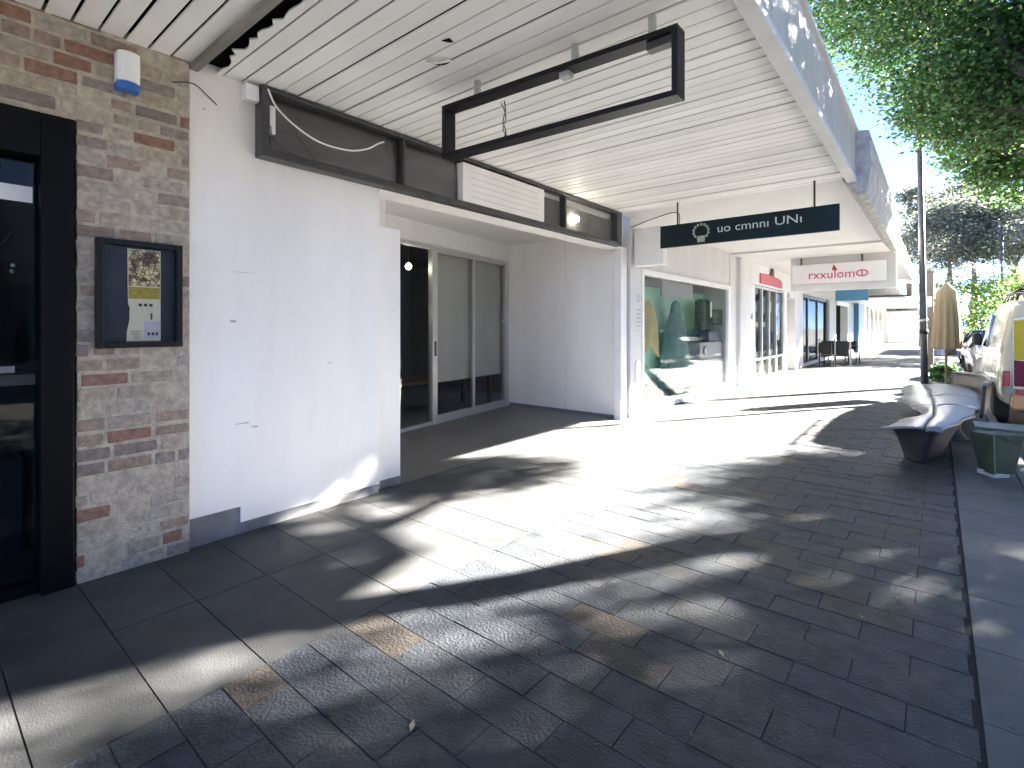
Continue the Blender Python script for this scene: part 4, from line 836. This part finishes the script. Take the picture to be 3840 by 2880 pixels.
g = MB(); g.hexa([(c[0]-0.02, c[1]-0.16, 0.03), (c[0]+0.13, c[1]-0.02, 0.03), (c[0]+0.02, c[1]+0.14, 0.03), (c[0]-0.14, c[1]+0.0, 0.03), (c[0]-0.03, c[1]-0.17, 0.425), (c[0]+0.21, c[1]-0.02, 0.425), (c[0]+0.02, c[1]+0.18, 0.425), (c[0]-0.21, c[1]-0.02, 0.425)])
obj('body', g, 'green_tub', tub, bevel=0.008)
obj('ridge', MB().tube([(c[0]-0.022, c[1]-0.168, 0.03), (c[0]-0.032, c[1]-0.178, 0.42)], 0.006, 6), mat('tub_pale', (0.13, 0.19, 0.12), 0.6), tub)
g = MB(); P = [(c[0]-0.15, c[1]-0.005), (c[0]-0.10, c[1]-0.07), (c[0]-0.03, c[1]-0.175), (c[0]+0.03, c[1]-0.12), (c[0]+0.08, c[1]-0.07)]
r = random.Random(2)
for (xa, ya), (xb, yb) in zip(P, P[1:]): g.hexa([(xa, ya, 0), (xb, yb, 0), (xb+0.01, yb+0.02, 0), (xa+0.01, ya+0.02, 0), (xa, ya, 0.02+r.uniform(0, 0.03)), (xb, yb, 0.02+r.uniform(0, 0.03)), (xb+0.01, yb+0.02, 0.03), (xa+0.01, ya+0.02, 0.03)])
obj('torn_foot', g, mat('tub_foot', (0.42, 0.44, 0.42), 0.7, var=0.3, vscale=20), tub)
obj('strap', MB().tube(catmull([(c[0]+0.04, c[1]-0.15, 0.41), (c[0]+0.10, c[1]-0.12, 0.37), (c[0]+0.18, c[1]-0.08, 0.355), (c[0]+0.26, c[1]-0.03, 0.36)]), 0.008, 6), 'slab_steel', tub, smooth=True)

# closed parasol
ub = thing('closed_parasol', 'tall folded beige parasol standing beyond the bench', 'parasol', (0.14, 14.6, 0))
def fold2(k, i): return 0.10*math.sin(k*11*2*math.pi/48)*(0.5+0.5*(i < 4))+0.05*math.sin(k*3*2*math.pi/48+i*0.3)
g = MB(); g.lathe([(0.223, 1.02), (0.238, 1.083), (0.227, 1.399), (0.209, 1.715), (0.191, 2.031), (0.169, 2.268), (0.094, 2.363), (0.022, 2.474)], (0.14, 14.6, 0), 48, fold=fold2); obj('canopy', g, 'canvas', ub, smooth=True)
obj('mast', MB().tube([(0.14, 14.6, 0.05), (0.14, 14.6, 2.52)], 0.025, 10), 'brown_wood', ub); obj('base', MB().lathe([(0.30, 0), (0.30, 0.06), (0.06, 0.09)], (0.14, 14.6, 0), 20), 'concrete', ub)

# ------------------------------------------------------------ vehicles
def vehicle_body(prof_lo, y0, y1, x0, x1, zb, roof, k_top, seats):
    """lofted shell: roof(u) gives (z_top, half-width scale) along the length u in 0..1"""
def wheel(parent, x, y, z, r, w, side):
    g = MB(); prof = [(r*0.62, -w/2), (r*0.93, -w/2), (r, -w*0.35), (r, w*0.35), (r*0.93, w/2), (r*0.62, w/2)]
    tw = obj('wheel', MB().lathe(prof, (x, y, z), 32, 'x'), 'tyre', parent, smooth=True)
    rp = [(r*0.10, side*w*0.42), (r*0.50, side*w*0.30), (r*0.61, side*w*0.46), (r*0.61, -side*w*0.2)]
    obj('rim', MB().lathe(rp, (x, y, z), 28, 'x'), 'rim', tw, smooth=True)
def shell(stations, n=18):
    """stations: (y, half width, z bottom, z shoulder, z top, top half width, cx) -> rounded closed loft"""
    g = MB(); rings = []
    for (y, hw, zb, zs, zt, tw, cx) in stations:
        ring = []
        pts = [(-hw*0.92, zb), (-hw, zb+0.12), (-hw, (zb+zs)/2), (-hw*0.985, zs), (-tw*1.0, zt-0.13), (-tw*0.93, zt-0.04), (-tw*0.75, zt), (0, zt+0.02)]
        ring = pts+[(-a, b) for a, b in pts[-2::-1]]
        rings.append([(cx+a, y, b) for a, b in ring])
    m = len(rings[0])
    for r_ in rings: g.v += r_
    for i in range(len(rings)-1):
        for k in range(m): g.f.append((i*m+k, i*m+(k+1) % m, (i+1)*m+(k+1) % m, (i+1)*m+k))
    g.f += [tuple(range(m))[::-1], tuple((len(rings)-1)*m+k for k in range(m))]
    return g
VY, VX = 11.3, 1.69                          # rear of the van, its centre line
RZ = -0.125
van = thing('delivery_van', 'white van with yellow and maroon rear panels and a roof rack parked at the kerb', 'van', (VX, VY+2.4, RZ))
st = [(VY, 0.86, 0.22, 1.05, 1.84, 0.70, VX), (VY+0.06, 0.90, 0.20, 1.05, 1.93, 0.76, VX), (VY+0.25, 0.93, 0.19, 1.05, 1.98, 0.79, VX), (VY+1.2, 0.945, 0.19, 1.06, 2.0, 0.80, VX), (VY+3.0, 0.945, 0.19, 1.06, 1.99, 0.80, VX), (VY+3.7, 0.94, 0.19, 1.05, 1.90, 0.77, VX), (VY+4.35, 0.93, 0.19, 1.0, 1.32, 0.80, VX), (VY+4.85, 0.88, 0.22, 0.85, 1.02, 0.78, VX), (VY+5.0, 0.78, 0.28, 0.72, 0.86, 0.66, VX)]
body = obj('body', shell(st), 'van_white', van, smooth=True); body.modifiers.new('subd', 'SUBSURF').levels = 1; body.modifiers['subd'].render_levels = 2
def rear_panel(name, x0, x1, z0, z1, m, off, par=van, tz=None):
    P = []
    lean = lambda z: VY-0.012 + max(0, z-1.05)*0.03
    g = MB(); pts = [(x0, z0), (x1, z0), (x1, tz[1] if tz else z1), (x0, tz[0] if tz else z1)]
    g.hexa([(x, lean(z)-off+(0.03 if k else 0), z) for k in (1, 0) for x, z in pts]); return obj(name, g, m, par, bevel=0.006)
dl = rear_panel('rear_door', VX-0.78, VX-0.004, 0.52, 1.70, 'van_white', 0.004, tz=(1.64, 1.74)); dr_ = rear_panel('rear_door', VX+0.004, VX+0.78, 0.52, 1.70, 'van_white', 0.004, tz=(1.74, 1.64))
rear_panel('yellow_panel', VX-0.765, VX-0.02, 0.98, 1.62, 'van_yellow', 0.010, dl, tz=(1.60, 1.70)); rear_panel('yellow_panel', VX+0.02, VX+0.765, 0.98, 1.62, 'van_yellow', 0.010, dr_, tz=(1.70, 1.60))
rear_panel('maroon_panel', VX-0.765, VX-0.02, 0.56, 0.974, 'van_maroon', 0.010, dl, tz=(0.974, 0.91)); rear_panel('maroon_panel', VX+0.02, VX+0.765, 0.56, 0.974, 'van_maroon', 0.010, dr_, tz=(0.91, 0.974))
obj('handle', MB().box((VX-0.10, VY-0.06, 0.86), (VX-0.04, VY-0.03, 1.02)), 'black_metal', dl)
obj('bumper', MB().box((VX-0.80, VY-0.10, 0.20), (VX+0.80, VY+0.05, 0.44)), 'van_orange', van, bevel=0.03)
obj('red_band', MB().box((VX-0.74, VY-0.045, 0.441), (VX+0.74, VY+0.02, 0.515)), 'lens_red', van, bevel=0.01)
for s in (-1, 1):
    obj('tail_light', MB().box((VX+s*0.81, VY-0.02, 0.56), (VX+s*0.895, VY+0.10, 0.80)), 'lens_red', van, bevel=0.015)
    obj('side_window', MB().hexa([(VX+s*0.915, VY+2.6, 1.10), (VX+s*0.93, VY+3.75, 1.10), (VX+s*0.80, VY+3.45, 1.72), (VX+s*0.83, VY+2.6, 1.76), (VX+s*0.955, VY+2.6, 1.10), (VX+s*0.957, VY+3.75, 1.10), (VX+s*0.84, VY+3.45, 1.72), (VX+s*0.86, VY+2.6, 1.76)]), 'car_glass', van)
    obj('side_trim', MB().box((VX+s*0.94, VY+0.9, 0.44), (VX+s*0.965, VY+3.9, 0.54)), 'black_metal', van, bevel=0.006)
    obj('mirror', MB().box((VX+s*0.96, VY+3.6, 1.10), (VX+s*1.12, VY+3.72, 1.36)), 'black_metal', van, bevel=0.03)
    for yy in (0.85, 4.05): wheel(van, VX+s*0.87, VY+yy, RZ+0.325, 0.325, 0.20, s)
    obj('headlight', MB().box((VX+s*0.55, VY+4.88, 0.62), (VX+s*0.80, VY+4.98, 0.82)), 'lens_clear', van, bevel=0.02)
obj('windscreen', MB().hexa([(VX-0.74, VY+3.78, 1.88), (VX+0.74, VY+3.78, 1.88), (VX+0.76, VY+4.36, 1.36), (VX-0.76, VY+4.36, 1.36), (VX-0.74, VY+3.82, 1.92), (VX+0.74, VY+3.82, 1.92), (VX+0.76, VY+4.40, 1.40), (VX-0.76, VY+4.40, 1.40)]), 'car_glass', van)
rk = obj('roof_rack', MB().tube([(VX-0.66, VY+0.25, 2.10), (VX-0.66, VY+2.6, 2.12)], 0.022, 8), 'black_metal', van, smooth=True)
obj('roof_rack', MB().tube([(VX+0.66, VY+0.25, 2.10), (VX+0.66, VY+2.6, 2.12)], 0.022, 8), 'black_metal', van, smooth=True)
for yy in (0.35, 1.1, 1.9, 2.5): obj('crossbar', MB().tube([(VX-0.70, VY+yy, 1.93), (VX-0.66, VY+yy, 2.10), (VX+0.66, VY+yy, 2.10), (VX+0.70, VY+yy, 1.93)], 0.020, 8), 'black_metal', rk, smooth=True)

def hatch_car(label, cx, y0, paint):
    t = thing('parked_car', label, 'car', (cx, y0+2.1, RZ), 'cars parked along the kerb')
    st = [(y0, 0.62, 0.20, 0.62, 0.74, 0.56, cx), (y0+0.12, 0.78, 0.12, 0.66, 0.84, 0.68, cx), (y0+0.9, 0.85, 0.10, 0.76, 0.95, 0.74, cx), (y0+1.25, 0.86, 0.10, 0.80, 1.02, 0.72, cx), (y0+1.85, 0.86, 0.10, 0.84, 1.36, 0.58, cx), (y0+2.9, 0.86, 0.10, 0.86, 1.38, 0.58, cx), (y0+3.7, 0.85, 0.12, 0.86, 1.10, 0.66, cx), (y0+4.1, 0.78, 0.16, 0.80, 0.92, 0.66, cx), (y0+4.2, 0.66, 0.24, 0.70, 0.82, 0.56, cx)]
    b = obj('body', shell(st), paint, t, smooth=True); s_ = b.modifiers.new('subd', 'SUBSURF'); s_.levels = 1; s_.render_levels = 2
    obj('windscreen', MB().hexa([(cx-0.68, y0+1.18, 0.99), (cx+0.68, y0+1.18, 0.99), (cx+0.52, y0+1.80, 1.33), (cx-0.52, y0+1.80, 1.33), (cx-0.68, y0+1.15, 1.02), (cx+0.68, y0+1.15, 1.02), (cx+0.52, y0+1.77, 1.37), (cx-0.52, y0+1.77, 1.37)]), 'car_glass', t)
    for s in (-1, 1):
        obj('side_window', MB().hexa([(cx+s*0.80, y0+1.45, 0.88), (cx+s*0.80, y0+3.4, 0.90), (cx+s*0.60, y0+3.0, 1.26), (cx+s*0.60, y0+1.95, 1.26), (cx+s*0.845, y0+1.45, 0.88), (cx+s*0.845, y0+3.4, 0.90), (cx+s*0.64, y0+3.0, 1.29), (cx+s*0.64, y0+1.95, 1.29)]), 'car_glass', t)
        obj('headlight', MB().hexa([(cx+s*0.42, y0+0.02, 0.56), (cx+s*0.72, y0+0.14, 0.60), (cx+s*0.72, y0+0.24, 0.60), (cx+s*0.42, y0+0.12, 0.56), (cx+s*0.42, y0+0.02, 0.68), (cx+s*0.74, y0+0.16, 0.76), (cx+s*0.74, y0+0.26, 0.76), (cx+s*0.42, y0+0.12, 0.68)]), 'lens_clear', t, bevel=0.01)
        obj('mirror', MB().box((cx+s*0.84, y0+1.5, 0.92), (cx+s*0.98, y0+1.6, 1.05)), paint, t, bevel=0.02)
        for yy in (0.75, 3.35): wheel(t, cx+s*0.78, y0+yy, RZ+0.30, 0.30, 0.18, s)
    obj('grille', MB().box((cx-0.36, y0-0.012, 0.46), (cx+0.36, y0+0.05, 0.60)), 'black_metal', t, bevel=0.01)
    obj('number_plate', MB().box((cx-0.24, y0-0.02, 0.33), (cx+0.24, y0+0.02, 0.43)), 'paper', t)
    obj('bumper_slot', MB().box((cx-0.55, y0-0.006, 0.18), (cx+0.55, y0+0.06, 0.28)), 'black_metal', t)
    return t
hatch_car('silver car parked nose out directly behind the white van', 1.52, 18.6, 'car_silver')
hatch_car('dark car parked behind the silver car', 1.55, 24.6, 'car_dark')

# ------------------------------------------------------------ vegetation
def leaves(name, lobes, n, size, m, parent, seed, sub=26, spread=0.30, droop=0.0):
    """lobes: (centre, radii, weight); many small two-sided leaf quads gathered in twiggy clumps"""
    r = np.random.default_rng(seed); V = []; tot = sum(w for *_, w in lobes)
    for c, rad, w in lobes:
        cnt = int(n*w/tot); ncl = max(3, cnt//sub)
        d = r.normal(size=(ncl, 3)); d /= np.linalg.norm(d, axis=1)[:, None]
        cc = np.array(c)+d*np.array(rad)*(r.uniform(0.25, 1.0, (ncl, 1))**0.5)
        idx = np.repeat(np.arange(ncl), sub)
        p = cc[idx]+r.normal(size=(len(idx), 3))*spread*np.array([1, 1, 0.55])*min(1.0, np.mean(rad))
        V.append(p)
    p = np.concatenate(V); k = len(p)
    a = r.normal(size=(k, 3)); a[:, 2] = a[:, 2]*0.5-droop; a /= np.linalg.norm(a, axis=1)[:, None]
    b = np.cross(a, r.normal(size=(k, 3))); b /= np.linalg.norm(b, axis=1)[:, None]
    s = (size*r.uniform(0.6, 1.3, (k, 1)))
    vs = np.stack([p-a*s*0.5, p+b*s*0.28, p+a*s*0.5, p-b*s*0.28], 1).reshape(-1, 3)
    me = bpy.data.meshes.new(name); me.vertices.add(k*4); me.vertices.foreach_set('co', vs.astype(np.float32).ravel())
    me.loops.add(k*4); me.loops.foreach_set('vertex_index', np.arange(k*4, dtype=np.int32))
    me.polygons.add(k); me.polygons.foreach_set('loop_start', np.arange(0, k*4, 4, dtype=np.int32)); me.polygons.foreach_set('loop_total', np.full(k, 4, dtype=np.int32))
    me.update(calc_edges=True); me.materials.append(M[m])
    o = bpy.data.objects.new(name, me); COL.objects.link(o)
    if parent: o.parent = parent; o.matrix_parent_inverse = Matrix.Translation(-Vector(parent.location))
    return o
def limb_path(a, b, r, k=6, wob=0.12, sag=0.0):
    a, b = Vector(a), Vector(b); L = (b-a).length; out = []
    for i in range(k+1):
        t = i/k; p = a.lerp(b, t); w = math.sin(math.pi*t)*wob*L*0.5
        out.append(p+Vector((r.uniform(-w, w), r.uniform(-w, w), r.uniform(-w, w)*0.5+sag*math.sin(math.pi*t))))
    return out
def tree(name, label, base, fork, lobes, n, size, m, bark, seed, r0=0.2, group=None, sub=26, spread=0.30, kids=2, droop=0.0, r1=None):
    t = thing(name, label, 'tree', base, group); r = random.Random(seed)
    g = MB(); pth = limb_path(base, fork, r, 7, 0.05); rr = [r0*(1.25 if i == 0 else 1.0-0.35*i/7) for i in range(8)]
    g.tube(pth, rr, 12); obj('trunk', g, bark, t, smooth=True)
    for c, rad, w in lobes:
        if w <= 0: continue
        g = MB(); end = Vector(c)+Vector((0, 0, -rad[2]*0.1)); pa = limb_path(fork, end, r, 7, 0.10); rb = (r1 or r0*0.5)
        g.tube(pa, [rb*(1-0.8*i/7) for i in range(8)], 9)
        for q in range(kids):
            s_ = pa[r.randint(3, 6)]; e_ = Vector(c)+Vector((r.uniform(-1, 1)*rad[0], r.uniform(-1, 1)*rad[1], r.uniform(-0.6, 0.8)*rad[2]))*0.75
            pb = limb_path(s_, e_, r, 5, 0.12); g.tube(pb, [rb*0.42*(1-0.8*i/5) for i in range(6)], 6)
        obj('limb', g, bark, t, smooth=True)
    leaves('crown', lobes, n, size, m, t, seed, sub, spread, droop)
    return t
lobes = [((-0.60, 11.0, 7.25), (1.5, 1.8, 1.0), 1.2), ((0.3, 10.6, 6.5), (1.6, 1.7, 1.45), 1.6), ((0.75, 10.4, 5.1), (1.2, 1.3, 1.0), 1.0), ((0.05, 10.8, 5.15), (0.65, 0.8, 0.7), 0.5),
         ((0.68, 12.0, 4.5), (0.7, 0.8, 0.5), 0.42), ((1.6, 10.9, 5.8), (1.4, 1.4, 1.3), 0.9), ((1.75, 10.1, 4.85), (0.85, 1.0, 0.75), 1.7), ((1.1, 10.6, 4.75), (0.55, 0.6, 0.5), 0.35), ((2.4, 8.6, 6.1), (1.5, 1.6, 1.1), 1.2), ((2.5, 10.6, 6.2), (1.4, 1.6, 1.1), 1.2), ((1.0, 11.8, 4.0), (0.6, 0.7, 0.45), 0.3), ((0.4, 10.0, 8.0), (2.4, 2.2, 1.2), 1.2), ((1.2, 8.4, 7.2), (1.6, 1.6, 1.2), 0.7)]
tree('street_tree', 'large leafy green street tree arching over the awning fascia', (1.95, 8.3, -0.12), (1.66, 8.6, 3.6), lobes, 160000, 0.080, 'leaf', 'bark', 11, 0.20, sub=40, spread=0.19, kids=3, r1=0.11)
tree('street_tree', 'unseen leafy tree added overhead to darken the near paving', (1.35, 1.6, -0.12), (1.25, 1.8, 3.6), [((0.9, 2.2, 6.4), (2.6, 2.6, 1.3), 2), ((0.6, 4.6, 6.9), (1.8, 1.3, 1.0), 1)], 13000, 0.14, 'leaf', 'bark', 12, 0.2, sub=30, spread=0.3)  # second tree added out of view, its crown keeps skylight off near paving
op = thing('opposite_sky_blocker', 'unseen building added across the road to block low sky light', 'building', (15, 8, 0))  # added out of view to cut sky light and glass reflections; pale for bounce
obj('wall', MB().box((13.5, -25, -0.24), (20, 34, 5.4)), mat('opp_wall', (0.60, 0.56, 0.50), 0.9, var=0.3, vscale=1), op)
for k in range(9): obj('window', MB().box((13.44, -22+k*6, 0.4), (13.498, -17.5+k*6, 2.8)), 'car_glass', op, bevel=0.01)
obj('awning', MB().box((11.6, -25, 3.2), (13.499, 34, 3.6)), 'fascia', op)
g = MB(); g.box((9.5, -60, -0.23), (13.49, 60, 0.0)); struct(obj('opposite_footpath', g, mat('opp_path', (0.34, 0.33, 0.31), 0.85, var=0.2, vscale=2)))
g = MB(); g.box((1.4, 7.7, -0.24), (2.5, 9.0, -0.06)); struct(obj('tree_pit', g, 'kerb', bevel=0.02))
# shade trees along the road, further up and beside the street
SG = 'shade trees along the far side of the road'
tree('shade_tree', 'broad shade tree across the road nearest the van', (5.9, 11.4, -0.12), (5.9, 11.4, 3.0), [((5.9, 11.3, 5.2), (2.3, 2.3, 1.7), 2.0), ((6.6, 10.4, 6.6), (2.0, 2.0, 1.2), 1.0), ((5.3, 11.8, 4.0), (1.2, 1.2, 0.7), 0.6)], 7500, 0.15, 'leaf_dark', 'bark', 31, 0.22, SG, sub=85, spread=0.26)
tree('shade_tree', 'tall shade tree across the road set furthest from the kerb', (8.6, 13.0, -0.12), (8.6, 13.0, 3.4), [((8.6, 13.0, 6.0), (2.6, 2.6, 2.0), 2.0), ((9.2, 12.0, 7.6), (2.0, 2.0, 1.2), 1.0)], 10500, 0.15, 'leaf_dark', 'bark', 32, 0.24, SG, sub=80, spread=0.32)
tree('shade_tree', 'young slim shade tree across the road beside the parked cars', (4.95, 15.5, -0.12), (4.95, 15.5, 2.8), [((4.95, 15.4, 4.5), (1.0, 1.0, 0.8), 2.0)], 9000, 0.12, 'leaf_dark', 'bark', 34, 0.1, SG, sub=40, spread=0.25)
tree('shade_tree', 'smaller shade tree across the road behind the others', (7.1, 15.2, -0.12), (7.1, 15.2, 3.2), [((7.1, 15.2, 5.4), (1.7, 1.7, 1.5), 2.0), ((7.6, 14.8, 6.8), (1.3, 1.3, 0.9), 0.8)], 14000, 0.15, 'leaf_dark', 'bark', 33, 0.2, SG, sub=30, spread=0.3)
# far trees at the end of the street
FG = 'far street trees beyond the parked cars'
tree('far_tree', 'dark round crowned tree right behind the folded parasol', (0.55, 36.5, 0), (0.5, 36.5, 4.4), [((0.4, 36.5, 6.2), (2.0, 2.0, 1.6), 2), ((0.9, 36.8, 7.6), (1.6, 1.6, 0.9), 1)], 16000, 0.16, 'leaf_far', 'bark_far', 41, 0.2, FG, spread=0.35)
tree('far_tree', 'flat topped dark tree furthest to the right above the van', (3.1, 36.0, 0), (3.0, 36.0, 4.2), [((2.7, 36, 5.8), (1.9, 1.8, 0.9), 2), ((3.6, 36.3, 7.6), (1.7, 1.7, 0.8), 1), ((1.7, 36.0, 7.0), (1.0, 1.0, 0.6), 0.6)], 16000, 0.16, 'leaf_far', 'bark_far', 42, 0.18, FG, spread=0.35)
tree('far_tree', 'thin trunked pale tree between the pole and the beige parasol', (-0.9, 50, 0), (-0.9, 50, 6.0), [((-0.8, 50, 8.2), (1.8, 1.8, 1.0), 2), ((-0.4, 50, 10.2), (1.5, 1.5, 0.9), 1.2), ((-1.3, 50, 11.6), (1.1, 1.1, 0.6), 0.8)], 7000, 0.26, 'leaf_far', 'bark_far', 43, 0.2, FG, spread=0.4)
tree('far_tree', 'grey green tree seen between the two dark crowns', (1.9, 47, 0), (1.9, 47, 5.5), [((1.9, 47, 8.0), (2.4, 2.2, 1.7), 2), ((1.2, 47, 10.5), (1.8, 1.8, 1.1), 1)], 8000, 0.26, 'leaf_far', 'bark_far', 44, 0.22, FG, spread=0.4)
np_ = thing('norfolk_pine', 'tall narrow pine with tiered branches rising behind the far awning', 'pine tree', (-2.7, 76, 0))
g = MB().tube([(-2.7, 76, 0), (-2.7, 76, 18)], [0.35, 0.04], 8); obj('trunk', g, 'bark_far', np_, smooth=True)
pl_l = [((-2.7, 76, 8.0+k*1.4), (2.5-k*0.27, 2.5-k*0.27, 0.2), 2.2-k*0.24) for k in range(8)]
leaves('crown', pl_l, 5000, 0.26, 'leaf_far', np_, 45, 20, 0.25)
def bush(label, c, rad, n, seed, bl=0, m='leaf_bush'):
    t = thing('shrub', label, 'shrub', (c[0], c[1], 0), 'shrubs beyond the parked cars'); r = random.Random(seed)
    g = MB()
    for k in range(6):
        e = (c[0]+r.uniform(-1, 1)*rad[0]*0.6, c[1]+r.uniform(-1, 1)*rad[1]*0.6, c[2]+r.uniform(0, 0.6)*rad[2]); g.tube(limb_path((c[0]+r.uniform(-0.1, 0.1), c[1], 0), e, r, 4, 0.1), [0.04, 0.032, 0.025, 0.018, 0.01], 6)
    obj('stem', g, 'bark_far', t); leaves('foliage', [(c, rad, 1)], n, 0.14, m, t, seed, 20, 0.25)
    if bl: leaves('blossom', [(c, rad, 1)], bl, 0.12, 'blossom', t, seed+1, 6, 0.12)
bush('bright green shrub with pink blossom behind the silver car', (1.15, 34.0, 2.6), (1.6, 1.5, 1.6), 6000, 51, 300)
bush('pale green shrub rising above the roof of the white van', (2.9, 31.5, 2.6), (1.5, 1.5, 1.6), 6000, 52)
bush('low dark shrub at the foot of the folded parasol', (0.12, 15.5, 0.42), (0.26, 0.30, 0.24), 600, 53, m='leaf_dark')
kb = thing('kiosk', 'grey flat roofed building with a pale roof edge beyond the van', 'building', (8, 46, 0))
obj('wall', MB().box((3.6, 44, 0), (14, 52, 4.6)), 'concrete', kb); obj('roof', MB().box((3.3, 43.7, 4.601), (14.3, 52.3, 5.0)), 'white_trim', kb); obj('window', MB().box((5, 43.96, 1.2), (9, 43.999, 3.0)), 'car_glass', kb)
tag(obj('lamp_post', MB().tube([(2.3, 33, 0), (2.3, 33, 6.2)], [0.07, 0.045], 10).tube([(2.3, 33, 6.2), (2.2, 32.6, 6.35), (1.9, 31.9, 6.35)], 0.03, 8), 'pole', smooth=True), 'thin far lamp post above the van roof', 'lamp post')
